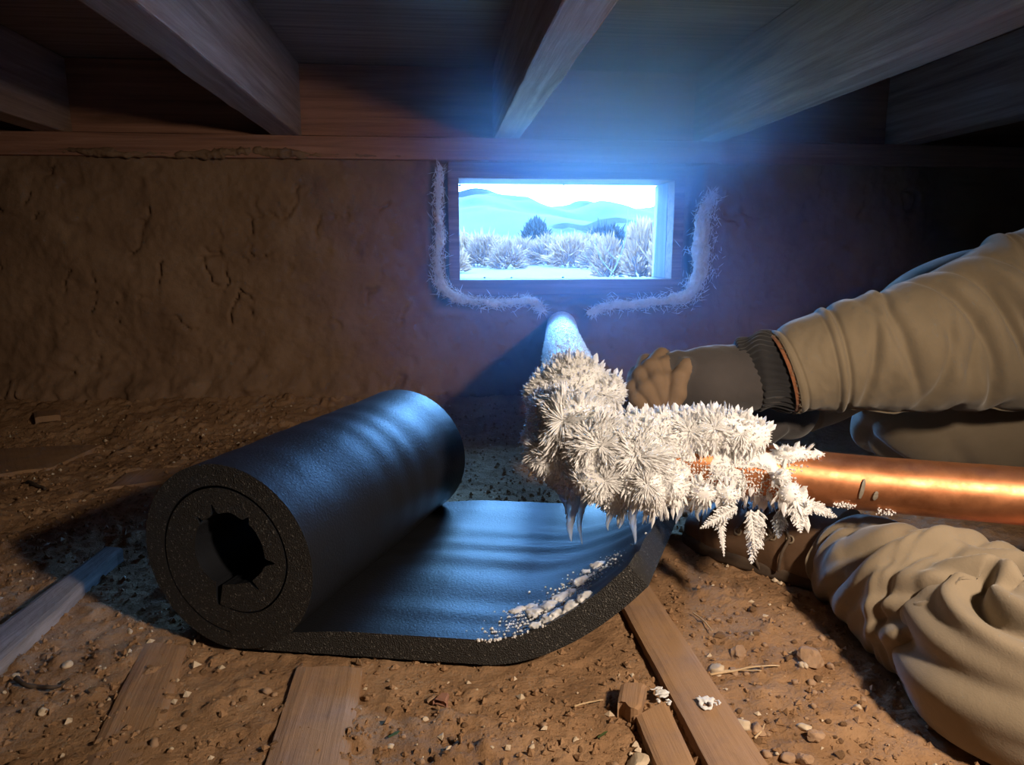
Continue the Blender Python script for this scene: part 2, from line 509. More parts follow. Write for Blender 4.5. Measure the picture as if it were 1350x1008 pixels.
# ------------------------------------------------------------------ the shell: floor, walls, ceiling, joists
YW = 1.62                                   # inner face of the adobe wall
def floor_z(x, y):
    p = np.stack([x, y, 0 * x], -1)
    z = 0.010 * fbm(p, 3.0, 3, 3) + 0.0045 * fbm(p, 16, 4, 7)
    clod = noise(p, 55, 21) * 0.5 + noise(p, 110, 22) * 0.5
    z = z + 0.0095 * np.maximum(clod - 0.14, 0) * (0.6 + 0.8 * np.clip(fbm(p, 5, 2, 31) + 0.4, 0, 1))
    z = z - 0.004 * np.maximum(0, 0.10 - np.abs(noise(p + 3, 24, 41))) * 10 * np.clip(fbm(p, 6, 2, 33), 0, 1)
    z = z + 0.0030 * fbm(p, 130, 2, 51)
    z = z + 0.055 * sstep(1.38, 1.66, y) + 0.016 * np.exp(-((y - 0.80 - 0.3 * (0.33 - x)) / 0.035) ** 2) * sstep(0.2, 0.26, x) * (1 - sstep(0.32, 0.40, x))
    flat = np.exp(-(((x - 0.06) / 0.30) ** 4 + ((y - 0.78) / 0.30) ** 4))
    return z * (1 - 0.55 * flat) - 0.002

def lines(a, b, c, d, fine, coarse):
    return np.unique(np.round(np.concatenate([np.arange(a, b, coarse), np.arange(b, c, fine), np.arange(c, d + 1e-6, coarse)]), 5))
gx = lines(-1.95, -1.05, 0.95, 2.05, 0.0042, 0.03); gy = lines(-1.25, 0.18, 1.60, 1.75, 0.0042, 0.03)
X, Y = np.meshgrid(gx, gy, indexing='ij')
V = np.stack([X, Y, floor_z(X, Y)], -1).reshape(-1, 3)
tag(put('floor', mesh('floor', V, grid_faces(len(gx), len(gy)), M['dirt'])), 'bare brown dirt floor of the crawlspace', 'floor', kind='structure')
def gz(x, y): return float(floor_z(np.array([float(x)]), np.array([float(y)]))[0])

# back wall: heightfield with the window recess and cracks
wx = lines(-1.95, -1.10, 1.15, 2.05, 0.0045, 0.03); wz = np.arange(-0.05, 0.602, 0.0045)
X, Z = np.meshgrid(wx, wz, indexing='ij')
p = np.stack([X, 0 * X, Z], -1)
rel = 0.012 * fbm(p, 4, 3, 60) + 0.007 * fbm(p, 22, 4, 63) + 0.0018 * fbm(p, 120, 2, 66)
q = p + 0.02 * np.stack([fbm(p, 18, 3, 70), 0 * X, fbm(p, 18, 3, 71)], -1)
crk = np.abs(noise(q * np.array([1, 1, 0.6]), 21, 80))
crk = np.exp(-(crk / 0.04) ** 2) * sstep(0.16, 0.45, fbm(p, 13, 3, 84) + 0.05)
rel = rel - 0.016 * crk
pit = np.clip(noise(p, 34, 90) - 0.62, 0, 1)
rel = rel - 0.012 * pit
low = sstep(0.115, 0.04, Z)                              # crumbling foot of the wall
rel = rel + low * (0.030 + 0.014 * fbm(p, 26, 4, 95))
rel = rel + 0.012 * sstep(0.17, 0.12, Z + 0.03 * fbm(p, 10, 2, 97)) * sstep(-0.1, -0.5, X) * np.clip(fbm(p, 30, 3, 98) + 0.3, 0, 1)
# recess around the window
wob = 0.012 * fbm(p, 14, 3, 99)
dx_ = np.maximum(-0.012 - X, X - 0.60) + wob; dz_ = np.maximum(0.238 - Z, Z - 0.70) + wob
dr = np.where((dx_ > 0) & (dz_ > 0), np.hypot(np.maximum(dx_, 0), np.maximum(dz_, 0)), np.maximum(dx_, dz_))
rec = sstep(0.004, -0.016, dr)
rim_ = np.exp(-((dr - 0.012) / 0.014) ** 2)
rel = rel * (1 - 0.7 * rec) + 0.006 * rim_
pr = np.hypot(X - 0.284, (Z - 0.195))                   # hollow where the pipe goes in
rel = rel - 0.03 * sstep(0.062, 0.03, pr)
Yw = YW - rel + 0.042 * rec
V = np.stack([X, Yw, Z], -1)
fa = grid_faces(len(wx), len(wz))
cx, cz = X.reshape(-1)[fa].mean(1), Z.reshape(-1)[fa].mean(1)
keep = ~((cx > 0.03) & (cx < 0.545) & (cz > 0.285) & (cz < 0.53))
tag(put('wall_back', mesh('wall_back', V.reshape(-1, 3), fa[keep], M['adobe'])), 'cracked brown adobe wall with the small window', 'wall', kind='structure')

def slab(name, sx, sy, sz, loc, mat, label, cat, kind='structure', cuts=(1, 1, 1), bev=0.002, warp=None, parent=None, seed=0):
    v, f = box_mesh(sx, sy, sz, cuts, bev, warp, seed)
    o = put(name, mesh(name, v, f, mat, smooth=False), parent, loc)
    if label: tag(o, label, cat, kind=kind)
    return o
slab('wall_left', 0.12, 3.1, 0.8, (-1.98, 0.25, 0.36), M['adobe'], 'adobe wall closing the crawlspace beyond the left joists', 'wall')
slab('wall_right', 0.12, 3.1, 0.8, (2.08, 0.25, 0.36), M['adobe'], 'adobe wall closing the crawlspace beyond the person', 'wall')
slab('wall_front', 4.2, 0.12, 0.8, (0.05, -1.28, 0.36), M['adobe'], 'adobe wall behind the photographer', 'wall')
# wall outside the rim so that no sky leaks in round the window
for nm, (x0, x1, z0, z1) in {'a': (-2.0, 0.035, -0.3, 0.78), 'b': (0.545, 2.1, -0.3, 0.78), 'c': (0.035, 0.545, -0.3, 0.288), 'd': (0.035, 0.545, 0.528, 0.78)}.items():
    slab('wall_outer', x1 - x0, 0.10, z1 - z0, ((x0 + x1) / 2, 1.735, (z0 + z1) / 2), M['adobe'], 'outer thickness of the adobe wall around the window', 'wall')

ZJ, ZC = 0.597, 0.747
ceil = put('ceiling', None)
tag(ceil, 'plywood subfloor panels seen from below', 'ceiling', kind='structure')
for k, (y0, y1) in enumerate(((-1.25, -0.302), (-0.298, 0.648), (0.652, 1.76))):
    slab('plywood_panel', 4.1, y1 - y0, 0.02, (0.05, (y0 + y1) / 2, ZC + 0.010 + 0.0006 * k), M['ply'], None, None, parent=ceil)
tag(slab('rim_board', 4.0, 0.04, ZC - 0.603, (0.05, 1.66, (ZC + 0.603) / 2), M['rim'], None, None), 'reddish brown rim board behind the joist ends', 'board', kind='structure')
tag(slab('sill_plate', 4.0, 0.075, 0.046, (0.05, 1.6375, 0.574), M['rim'], None, None, cuts=(60, 1, 1), warp=0.002, bev=0.003), 'long reddish sill plate lying on top of the adobe wall', 'beam', kind='structure')
for k, (x, lab) in enumerate(((-0.775, 'dim floor joist at the far left above the dark bay'), (-0.3125, 'floor joist with its pinkish side lit, left of the window'),
                              (0.15, 'floor joist with a pale lit underside, directly above the window'), (0.60, 'broad lit floor joist with dark knots, running right of the window'),
                              (1.055, 'shadowed floor joist in the dark at the far right'))):
    o = slab('floor_joist', 0.056, 2.86, ZC - ZJ, (x, 0.21, (ZC + ZJ) / 2), M['joist'], None, None, cuts=(1, 50, 2), warp=0.0022, bev=0.003, seed=k * 3.3)
    o.delta_rotation_euler = (0, 0, 0)
    tag(o, lab, 'joist', 'floor joists under the plywood')

# window: outer frame boards, deeper jambs, pane
win = put('window_1', None)
tag(win, 'small rectangular window in a brown wooden frame', 'window', kind='structure')
x0, x1, z0, z1 = 0.047, 0.532, 0.297, 0.517
fw = 0.024
for (cx_, cz_, sx, sz) in (((x0 + x1) / 2, z1 + 0.018, x1 - x0 + 2 * fw, 0.036), ((x0 + x1) / 2, z0 - 0.017, x1 - x0 + 2 * fw, 0.034),
                           (x0 - fw / 2, (z0 + z1) / 2, fw, z1 - z0), (x1 + fw / 2, (z0 + z1) / 2, fw, z1 - z0)):
    slab('frame_board', sx, 0.05, sz, (cx_, 1.655, cz_), M['frame'], None, None, parent=win, cuts=(8, 1, 4), warp=0.0012, bev=0.002, seed=cx_ * 7)
for (cx_, cz_, sx, sz) in (((x0 + x1) / 2, z1 + 0.006, x1 - x0 + 0.024, 0.010), ((x0 + x1) / 2, z0 - 0.006, x1 - x0 + 0.024, 0.010),
                           (x0 - 0.006, (z0 + z1) / 2, 0.010, z1 - z0), (x1 + 0.006, (z0 + z1) / 2, 0.010, z1 - z0)):
    slab('jamb_board', sx, 0.105, sz, (cx_, 1.735, cz_), M['jamb'], None, None, parent=win, bev=0.0015)
slab('pane', x1 - x0 + 0.006, 0.003, z1 - z0 + 0.006, ((x0 + x1) / 2, 1.765, (z0 + z1) / 2), M['glass'], None, None, parent=win, bev=0).rotation_euler = (math.radians(4.5), 0, 0)
rg = np.random.RandomState(4)
for (px, py) in ((606, 244), (743, 243), (639, 366), (675, 367), (742, 366), (875, 300), (876, 322)):
    P = at(px, py, Y=1.762) if py < 260 else at(px, py, Y=1.75)
    v, f = rock(int(px), 1, 0.5, (0.004, 0.003, 0.004))
    o = put('dirt_speck', mesh('dirt_speck', v, f, M['twig']), win, P)

# ragged frosted straw plaster round the window recess
def straw_edge(label, pts, wid, seed):
    rg = np.random.RandomState(seed)
    t_ = thing('frosted_straw_edge', label, 'plaster edge', kind='thing')
    P = np.array([at(a, b_, Y=1.588) for a, b_ in pts]); wid = np.array(wid) * 1.25; C_ = catmull(P, 160); Wv = catmull(np.array(wid)[:, None] * np.ones((1, 3)), 160)[:, 0]
    def sd(p):
        d = np.full(len(p), 9.0)
        for k in range(0, 160, 3): d = np.minimum(d, np.linalg.norm((p - C_[k]) * np.array([1, 1.1, 1]), axis=1) - Wv[k] * 0.62)
        return d + 0.009 * fbm(p, 42, 3, seed) + 0.003 * noise(p, 240, seed + 3)
    v, f = surface_nets(sd, C_.min(0) - 0.03, C_.max(0) + 0.03, 0.0028)
    put('plaster_core', mesh('plaster_core', v, f, M['straw']), t_)
    n = 2200
    i = rg.randint(0, 160, n); T, Sd, U = frames(C_, (0, 1, 0))
    B = C_[i] + rg.normal(size=(n, 3)) * (Wv[i] * 0.55)[:, None]; B[:, 1] -= Wv[i] * 0.45
    Dn = T[i] * rg.choice([-1, 1], n)[:, None] + rg.normal(size=(n, 3)) * 0.75
    v, f = blades(B, Dn, rg.uniform(0.006, 0.024, n), rg.uniform(0.0003, 0.0009, n), 0.8, rg)
    tag(put('straw_fibres', mesh('straw_fibres', v, f, M['straw'], False), t_), kind='stuff')
straw_edge('ragged frosted straw plaster down the left and below the window', [(580, 222), (578, 262), (580, 310), (577, 350), (586, 380), (615, 395), (660, 399), (700, 397), (716, 410)],
           [0.006, 0.007, 0.009, 0.010, 0.011, 0.009, 0.009, 0.007, 0.003], 5)
straw_edge('ragged frosted straw plaster up the right side of the window', [(778, 412), (800, 403), (840, 400), (880, 396), (908, 388), (922, 355), (924, 310), (930, 275), (938, 255)],
           [0.003, 0.009, 0.010, 0.012, 0.018, 0.024, 0.021, 0.015, 0.006], 6)
# bead of mortar squeezed out along the top of the wall
C_ = catmull(np.array([at(a, b_, Y=1.598) for a, b_ in ((10, 200), (90, 198), (170, 203), (270, 203), (330, 199), (400, 204), (470, 205), (540, 206))]), 220)
def bead(s, ph): 
    return 0.007 * fbm(np.stack([s * 60, np.cos(ph), np.sin(ph)], -1), 1.0, 4, 9) + 0.004 * noise(np.stack([s * 9, 0 * s, 0 * s], -1), 1.0, 2)
v, f = loft(C_[::8] + [0, 0.004, 0], 0.0065 * np.sin(np.linspace(0.03, 3.11, len(C_[::8]))) ** 0.4, 400, 14, bead)
tag(put('mortar_bead', mesh('mortar_bead', v, f, M['adobe'])), 'rough bead of mortar squeezed out under the sill plate', 'mortar')

# ------------------------------------------------------------------ outside, seen through the window
ZO = 0.22
gx = np.concatenate([-np.geomspace(0.3, 400, 60)[::-1], [0], np.geomspace(0.3, 400, 60)]); gy = 1.79 + np.geomspace(0.01, 420, 120)
X, Y = np.meshgrid(gx, gy, indexing='ij')
p = np.stack([X, Y, 0 * X], -1)
Zg = ZO + 0.025 * fbm(p, 1.2, 4, 5) * sstep(1.8, 3.5, Y) - 0.03
tag(put('desert_ground', mesh('desert_ground', np.stack([X, Y, Zg], -1).reshape(-1, 3), grid_faces(len(gx), len(gy)), M['plain'])), 'pale sandy desert plain outside the window', 'ground', kind='structure')

# unseen snow added below the sill to bounce skylight up through the window
gx = np.linspace(-2.2, 3.0, 60); gy = np.linspace(1.80, 3.65, 40)
X, Y = np.meshgrid(gx, gy, indexing='ij'); p = np.stack([X, Y, 0 * X], -1)
Zs = ZO - 0.035 + 0.045 * sstep(3.65, 3.1, Y) * sstep(-2.2, -1.6, X) * sstep(3.0, 2.4, X) * (0.8 + 0.3 * fbm(p, 2.5, 3, 9)) - 0.02 * sstep(3.4, 3.65, Y)
tag(put('bounce_snow', mesh('bounce_snow', np.stack([X, Y, Zs], -1).reshape(-1, 3), grid_faces(60, 40), M['snow'])), 'unseen snow added outside below the window to bounce light in', 'snow', kind='structure')

def ridge(name, Yd, prof, depth, mat, label, cat, seed, rough):
    pr = np.array(prof, float)
    pxs = np.linspace(pr[0, 0], pr[-1, 0], 150)
    xs = np.array([at(a, 331, Y=Yd)[0] for a in pxs]); zs = np.array([at(a, np.interp(a, pr[:, 0], pr[:, 1]), Y=Yd)[2] for a in pxs])
    us = np.linspace(0, 1, 40)
    Xg = xs[:, None] * np.ones(40); Yg = Yd - depth * (1 - us)[None, :] * np.ones((150, 1))
    pz = np.stack([Xg, Yg, 0 * Xg], -1)
    Zg = (zs[:, None] + 1) * (us[None, :] ** 0.8) * (1 + rough * fbm(pz, 4.0 / depth, 4, seed) * (us[None, :] < 0.99) * us[None, :]) - 0.8
    V = np.stack([Xg, Yg, Zg], -1)
    bk = V[:, -1:].copy(); bk[..., 1] += depth; bk[..., 2] = -1
    V = np.concatenate([V, bk], 1)
    return tag(put(name, mesh(name, V.reshape(-1, 3), grid_faces(150, 41), mat)), label, cat, kind='structure')
ridge('mountain_range', 260, [(200, 300), (430, 282), (560, 262), (603, 254), (625, 248), (642, 250), (660, 257), (680, 258), (700, 266), (722, 273), (740, 272), (757, 268), (775, 271), (800, 277), (828, 279), (850, 274), (872, 277), (960, 268), (1100, 285), (1300, 300)], 150, M['mount'], 'hazy blue mountain range on the skyline', 'mountains', 3, 0.5)
ridge('foothill', 70, [(500, 326), (640, 318), (690, 312), (720, 300), (745, 296), (770, 300), (790, 292), (812, 289), (840, 294), (880, 298), (950, 306), (1050, 322)], 16, M['foothill'], 'dark wooded foothill below the mountains', 'hill', 8, 0.25)

def bush(name, mat, label, cat, px, Yd, hpx, wpx, n, seed, group=None, stiff=0.5):
    rg = np.random.RandomState(seed)
    sc = Yd / 950.0
    hgt, wid = hpx * sc, wpx * sc / 2
    b0 = at(px, 331, Y=Yd); b0[2] = ZO - 0.03
    a = rg.uniform(0, 2 * math.pi, n); el = rg.uniform(0.0, 1, n)
    ce = np.sqrt(np.maximum(0, 1 - el * el)) * (1.15 - 0.35 * stiff); Dn = np.stack([np.cos(a) * ce, np.sin(a) * ce, 0.08 + el], -1); Dn /= np.linalg.norm(Dn, axis=1)[:, None]
    L = rg.uniform(0.7, 1.0, n)
    tip = Dn * np.array([wid, wid, hgt]) * L[:, None]
    st = rg.uniform(0.45, 0.85, n)
    Dl = tip * (1 - st)[:, None] + rg.normal(size=(n, 3)) * 0.10 * min(hgt, wid)
    v, f = blades(tip * st[:, None] + rg.normal(size=(n, 3)) * 0.05 * wid, Dl, np.linalg.norm(Dl, axis=1), hgt * rg.uniform(0.012, 0.035, n), 0.7, rg)
    k = 14
    w2, f2 = blades(np.zeros((k, 3)), rg.normal(size=(k, 3)) * 0.4 * np.array([1, 1, 0]) + np.array([0, 0, 1]), hgt * 0.8, hgt * 0.018, 0.9, rg)
    t_ = thing(name, label, cat, b0, group)
    tag(put('foliage', mesh('foliage', v, f, mat, False), t_), kind='stuff'); put('stem', mesh('stem', w2, f2, M['sage'], False), t_)
    return t_
GB = 'dry brush on the plain outside'
for k, (px, Yd, hp, wp) in enumerate([(612, 9, 34, 42), (640, 8, 36, 46), (668, 7, 30, 40), (655, 12, 26, 50), (690, 10, 26, 44), (722, 9, 30, 50), (752, 8, 34, 50), (735, 13, 28, 60), (775, 11, 30, 44),
                                      (625, 14, 22, 60), (690, 15, 22, 60), (790, 7, 34, 40), (770, 15, 26, 60), (560, 9, 34, 50), (930, 8, 40, 60), (600, 6, 26, 30)]):
    bush('sagebrush', M['sage'] if k % 3 else M['palebrush'], 'pale dry sagebrush standing on the plain outside the window', 'bush', px, Yd, hp * 1.35, wp * 1.5, 650, 100 + k, GB)
bush('juniper_bush', M['juniper'], 'dark round juniper seen in the middle of the window', 'bush', 706, 20, 54, 42, 3800, 61, stiff=0.2)
bush('juniper_bush', M['juniper'], 'low dark juniper on the plain towards the right of the window', 'bush', 800, 24, 44, 70, 3000, 62, stiff=0.2)
for k, (px, Yd, hp, wp, lab) in enumerate(((802, 4.6, 62, 50, 'short pale rabbitbrush in front of the bare twig'), (845, 4.4, 88, 60, 'tallest pale rabbitbrush close outside the window'), (876, 4.2, 92, 50, 'pale rabbitbrush half behind the right window jamb'))):
    bush('rabbitbrush', M['palebrush'], lab, 'bush', px, Yd, hp, wp, 700, 200 + k, 'rabbitbrush close to the window', 0.75)
# bare twig rising in front of the rabbitbrush
tw = thing('bare_twig', 'thin bare dark twig rising outside the window', 'twig', at(800, 372, Y=3.9))
b0 = at(800, 372, Y=3.9)
for pts, r0 in (([(800, 372), (812, 350), (822, 325), (826, 300), (828, 270), (828, 244)], 0.0042), ([(808, 360), (795, 345), (786, 325), (782, 310)], 0.003), ([(800, 372), (785, 355), (770, 335)], 0.003), ([(815, 345), (800, 330), (793, 318)], 0.002)):
    P = np.array([at(a, c_, Y=3.9 + 0.03 * k) for k, (a, c_) in enumerate(pts)]) - b0
    v, f = loft(P, np.linspace(r0, r0 * 0.4, len(P)), 30, 6, up=(0, 1, 0.1))
    put('branch', mesh('branch', v, f, M['twig']), tw)

# ------------------------------------------------------------------ copper pipe
RP = 0.0262
PA = np.array([0.284, 1.70, 0.193]); PE = at(768, 588, D=0.745); PB = at(1090, 631, D=0.70); PR = at(1350, 654, D=0.65)
dr_ = (PR - PB) / np.linalg.norm(PR - PB)
PEND = PR + dr_ * ((0.665 - PR[0]) / dr_[0])
pipe = thing('copper_pipe', 'bare copper water pipe running out of the frost to the right', 'pipe')
def tube(pts, r, ns=40, nphi=40, disp=None, up=(0, 0, 1)):
    return loft(pts, np.full(len(pts), r), ns, nphi, disp, up)
din = (PE - PA) / np.linalg.norm(PE - PA); dout = (PB - PE) / np.linalg.norm(PB - PE)
v, f = tube([PA, PA + (PE - PA) * 0.5, PE - din * 0.035], RP); put('straight_pipe', mesh('straight_pipe', v, f, M['copper']), pipe)
v, f = tube([PE - din * 0.045, PE - din * 0.02, PE + dout * 0.02, PE + dout * 0.045], RP + 0.003); put('elbow', mesh('elbow', v, f, M['copper']), pipe)
v, f = tube([PE + dout * 0.035, PB, PR, PEND - dr_ * 0.03], RP, 80, 48, lambda s, ph: 0.0002 * noise(np.stack([s * 30, np.cos(ph) * 2, np.sin(ph) * 2], -1), 1.0, 3))
put('straight_pipe', mesh('straight_pipe', v, f, M['copper']), pipe)
v, f = tube([PEND - dr_ * 0.04, PEND - dr_ * 0.012, PEND + np.array([0, 0, 0.02]), PEND + np.array([0, 0, 0.05])], RP + 0.003, up=(0, 1, 0)); put('elbow', mesh('elbow', v, f, M['copper']), pipe)
v, f = tube([PEND + np.array([0, 0, 0.04]), PEND + np.array([0, 0, 0.3]), np.array([PEND[0], PEND[1], ZC - 0.001])], RP, up=(0, 1, 0)); put('riser_pipe', mesh('riser_pipe', v, f, M['copper']), pipe)
# dull solder drips on the bare pipe
Tp = dr_; Sp = np.cross(Tp, (0, 0, 1)); Sp /= np.linalg.norm(Sp); Up = np.cross(Sp, Tp)
def on_pipe(px, ang):
    t_ = (at(px, 640, D=0.68) - PB) @ Tp
    return PB + Tp * t_ + (Sp * math.cos(ang) + Up * math.sin(ang)) * RP, Sp * math.cos(ang) + Up * math.sin(ang)
for px, a0, a1, w in ((1134, -0.35, 0.40, 0.0022), (1152, -0.35, 0.0, 0.0026)):
    c0 = []
    for a in np.linspace(a0, a1, 6):
        P, n_ = on_pipe(px + 2 * math.sin(a * 3), a); c0.append(P)
    v, f = loft(c0, np.array([0.5, 0.9, 1.0, 0.9, 0.8, 0.4])[:, None] * np.array([0.0007, w]), 24, 10, lambda s, ph: 0.0002 * noise(np.stack([s * 8, np.cos(ph), np.sin(ph)], -1), 1.2, 3), up=(1, 0, 0))
    put('solder_drip', mesh('solder_drip', v, f, M['verdigris']), pipe)

# ------------------------------------------------------------------ frost crust on the pipe
frost = thing('frost_crust', 'thick white crust of ice crystals around the bend of the pipe', 'frost')
def pxs(px, py, r, D):       # centre and real radius
    return at(px, py, D=D), r * D / F_PX
LUMPS = [pxs(*a) for a in [(742, 498, 26, .93), (757, 512, 44, .84), (800, 517, 24, .82), (718, 520, 28, .85), (740, 552, 44, .765), (712, 580, 24, .77), (728, 600, 34, .745),
                           (790, 590, 44, .71), (790, 628, 32, .70), (760, 560, 40, .73), (750, 625, 28, .75), (836, 600, 42, .70), (838, 575, 34, .715), (872, 572, 34, .715), (905, 568, 30, .71), (935, 567, 29, .705),
                           (965, 568, 27, .70), (992, 571, 22, .695), (850, 632, 30, .685), (885, 640, 22, .685), (925, 648, 15, .685), (960, 652, 12, .68),
                           (1035, 598, 13, .69), (1055, 597, 10, .69), (1075, 598, 7, .69), (1042, 650, 15, .665), (1060, 668, 11, .665), (1030, 625, 9, .67), (860, 660, 15, .69), (810, 655, 22, .715)]]
LC = np.array([l[0] for l in LUMPS]); LR = np.array([l[1] for l in LUMPS])
AX = catmull(np.array([PA + np.array([0, -0.03, 0]), PA + (PE - PA) * 0.3, PA + (PE - PA) * 0.55, PA + (PE - PA) * 0.8, PE]), 60)
RA = np.interp(np.linspace(0, 1, 60), [0, .25, .5, .7, .85, 1.0], [.032, .035, .040, .043, .045, .036])
def crust_sd(p):
    d = np.full(len(p), 9.0)
    for k in range(30, 59, 2): d = np.minimum(d, capsule(p, AX[k], AX[min(k + 2, 59)], RA[k], RA[min(k + 2, 59)]))
    for c, r in zip(LC, LR): d = smin(d, np.linalg.norm(p - c, axis=1) - r, 0.006)
    e = capsule(p, PE, PB - dout * 0.045, RP + 0.0005, RP + 0.0005)
    d = np.minimum(d, e + 0.0012)
    return np.maximum(d + 0.0030 * fbm(p, 60, 3, 12) + 0.0016 * noise(p, 210, 15), p[:, 1] - 1.04)
cv, cf = surface_nets(lambda p: np.concatenate([crust_sd(p[i:i + 200000]) for i in range(0, len(p), 200000)]), LC.min(0) - 0.055, np.array([LC[:, 0].max() + 0.05, 1.05, LC[:, 2].max() + 0.055]), 0.0034)
put('ice_crust', mesh('ice_crust', cv, cf, M['crust']), frost)
# smoother sleeve of rime towards the wall
ks = [k for k in range(0, 60, 3) if AX[k][1] > 0.98]
sv_, sf_ = loft([AX[k] for k in ks], [RA[k] for k in ks], 260, 90, lambda s, ph: 0.0022 * fbm(np.stack([s * 30, np.cos(ph) * 2, np.sin(ph) * 2], -1), 1.0, 3, 4) + 0.0016 * noise(np.stack([s * 90, np.cos(ph) * 6, np.sin(ph) * 6], -1), 1.0, 5) * s, cap=False)
put('ice_sleeve', mesh('ice_sleeve', sv_, sf_, M['crust']), frost)
sq_ = np.array([q_ for q_ in sf_ if len(q_) == 4])
cf = np.concatenate([cf, sq_ + len(cv)]); cv = np.concatenate([cv, sv_])

# sample points on the crust and grow crystals along normal / away from lump centres
rg = np.random.RandomState(11)
A_, B_, C2, D2 = (cv[cf[:, k]] for k in range(4))
fc = (A_ + B_ + C2 + D2) / 4; fn = np.cross(C2 - A_, D2 - B_); ar = np.linalg.norm(fn, axis=1) + 1e-12; fn = fn / ar[:, None]
near = np.argmin(np.linalg.norm(fc[:, None] - LC[None], axis=2) - LR[None], axis=1)
rad = fc - LC[near]; rad /= np.linalg.norm(rad, axis=1)[:, None]
tofar = fc[:, 1] > 1.02                       # thin smooth sleeve towards the wall
pfrac = (fc - PE) @ dout                       # distance along the right-hand leg
hidden = (np.abs(np.linalg.norm(np.cross(fc - PE, dout), axis=1) - RP) < 0.004) & (pfrac > 0.06)   # bare or thinly dusted pipe
grow = []
def pick(mask, n):
    w = ar * mask; w = w / w.sum()
    return rg.choice(len(fc), n, p=w)
# rosettes: fans of fine blades lying close to the surface, radiating from a centre
def rosette(px, py, rpx, n, lift=0.35):
    v_ = FWD + RGT * (px - 675) / F_PX + UPV * (504 - py) / F_PX
    q = fc - EYE; tz = q @ v_ / (v_ @ v_); off = np.linalg.norm(q - tz[:, None] * v_, axis=1)
    c_ = np.where(off < 0.006)[0]
    if not len(c_): return
    k = c_[np.argmin(tz[c_])]; P0 = fc[k]; R0 = rpx * tz[k] / F_PX
    sel = np.linalg.norm(fc - P0, axis=1) < 0.012
    N0 = fn[sel].mean(0); N0 /= np.linalg.norm(N0)
    X0 = np.cross(N0, (0.3, 0.2, 1)); X0 /= np.linalg.norm(X0); Y0 = np.cross(N0, X0)
    a0 = rg.uniform(0, 6.3); an = rg.uniform(0, 2 * math.pi, n); an = an[np.abs(wrapa(an - a0)) > rg.uniform(0.3, 1.1)]; n = len(an); st = rg.uniform(0.0, 0.8, n)
    R0 = R0 * (1 + 0.28 * np.sin(an * 2 + a0) + 0.14 * np.sin(an * 5 + 2 * a0))
    Rd = X0 * np.cos(an)[:, None] + Y0 * np.sin(an)[:, None]
    lf_ = lift * (1.25 - st)
    Dn = Rd + N0 * lf_[:, None] + rg.normal(size=(n, 3)) * 0.17
    B = P0 + Rd * (R0 * st)[:, None] - N0 * (R0 * 0.5 * st ** 2)[:, None] + N0 * rg.uniform(-0.001, 0.0015, n)[:, None]
    L = R0 * rg.uniform(0.26, 0.50, n) * (1.15 - 0.35 * st)
    grow.append(blades(B, Dn, L, R0 * rg.uniform(0.022, 0.045, n), 0.6, rg))
for a in [(790, 590, 40, 900), (738, 552, 44, 1000), (757, 512, 40, 800), (802, 516, 26, 500), (716, 525, 26, 500), (708, 588, 28, 500), (735, 610, 34, 600), (800, 635, 32, 600), (842, 600, 40, 800), (838, 565, 30, 500),
          (880, 572, 32, 600), (915, 566, 28, 500), (950, 566, 28, 500), (985, 572, 22, 400), (855, 640, 26, 500), (770, 570, 36, 700), (890, 640, 20, 300), (760, 640, 26, 400)]:
    rosette(*a)
# fine needles over the whole mass
i = pick(~tofar & ~hidden, 16000)
Dn = fn[i] * 0.6 + rad[i] * 0.7 + rg.normal(size=(len(i), 3)) * 0.22
grow.append(blades(fc[i] - fn[i] * 0.001, Dn, rg.uniform(0.002, 0.0046, len(i)), rg.uniform(0.0004, 0.0008, len(i)), 0.6, rg))
# rosette blades
i = pick(~tofar & ~hidden & (fc[:, 0] < 0.30), 7000)
Dn = fn[i] * 0.35 + rad[i] + rg.normal(size=(len(i), 3)) * 0.14
grow.append(blades(fc[i] - fn[i] * 0.002, Dn, rg.uniform(0.004, 0.0075, len(i)), rg.uniform(0.0007, 0.0013, len(i)), 0.45, rg))
# chunky plates along the upper edge
i = pick(~tofar & ~hidden & (fn[:, 2] > 0.35), 900)
Dn = fn[i] * 0.7 + rad[i] * 0.6 + np.array([0, 0, 0.5]) + rg.normal(size=(len(i), 3)) * 0.2
grow.append(blades(fc[i] - fn[i] * 0.002, Dn, rg.uniform(0.007, 0.013, len(i)), rg.uniform(0.0018, 0.0032, len(i)), 0.4, rg))
# blades hanging from the lower edge of the right-hand leg
i = pick(~tofar & (fn[:, 2] < -0.25) & (fc[:, 0] > 0.17), 1100)
Dn = np.array([0, 0, -1.0]) + fn[i] * 0.35 + rg.normal(size=(len(i), 3)) * 0.22
grow.append(blades(fc[i] - fn[i] * 0.002, Dn, rg.uniform(0.008, 0.019, len(i)), rg.uniform(0.0014, 0.0030, len(i)), 0.4, rg))
# granular frost dusting the half-bare copper
i = pick(hidden & (pfrac < 0.26) & (fn[:, 2] < 0.45), 6000)
grow.append(blades(fc[i], fn[i] + rg.normal(size=(len(i), 3)) * 0.5 + np.array([0, 0, -0.5]), rg.uniform(0.0015, 0.004, len(i)), rg.uniform(0.0005, 0.0011, len(i)), 0.7, rg))
# short fuzz on the sleeve near the wall
i = pick(tofar, 5200)
grow.append(blades(fc[i], fn[i] + rg.normal(size=(len(i), 3)) * 0.5, rg.uniform(0.0015, 0.0045, len(i)) * np.where(fc[i][:, 1] > 1.35, 0.5, 1), rg.uniform(0.0005, 0.0010, len(i)), 0.7, rg))
v, f = joinm(grow)
tag(put('ice_crystals', mesh('ice_crystals', v, f, M['frost'], False), frost), kind='stuff')

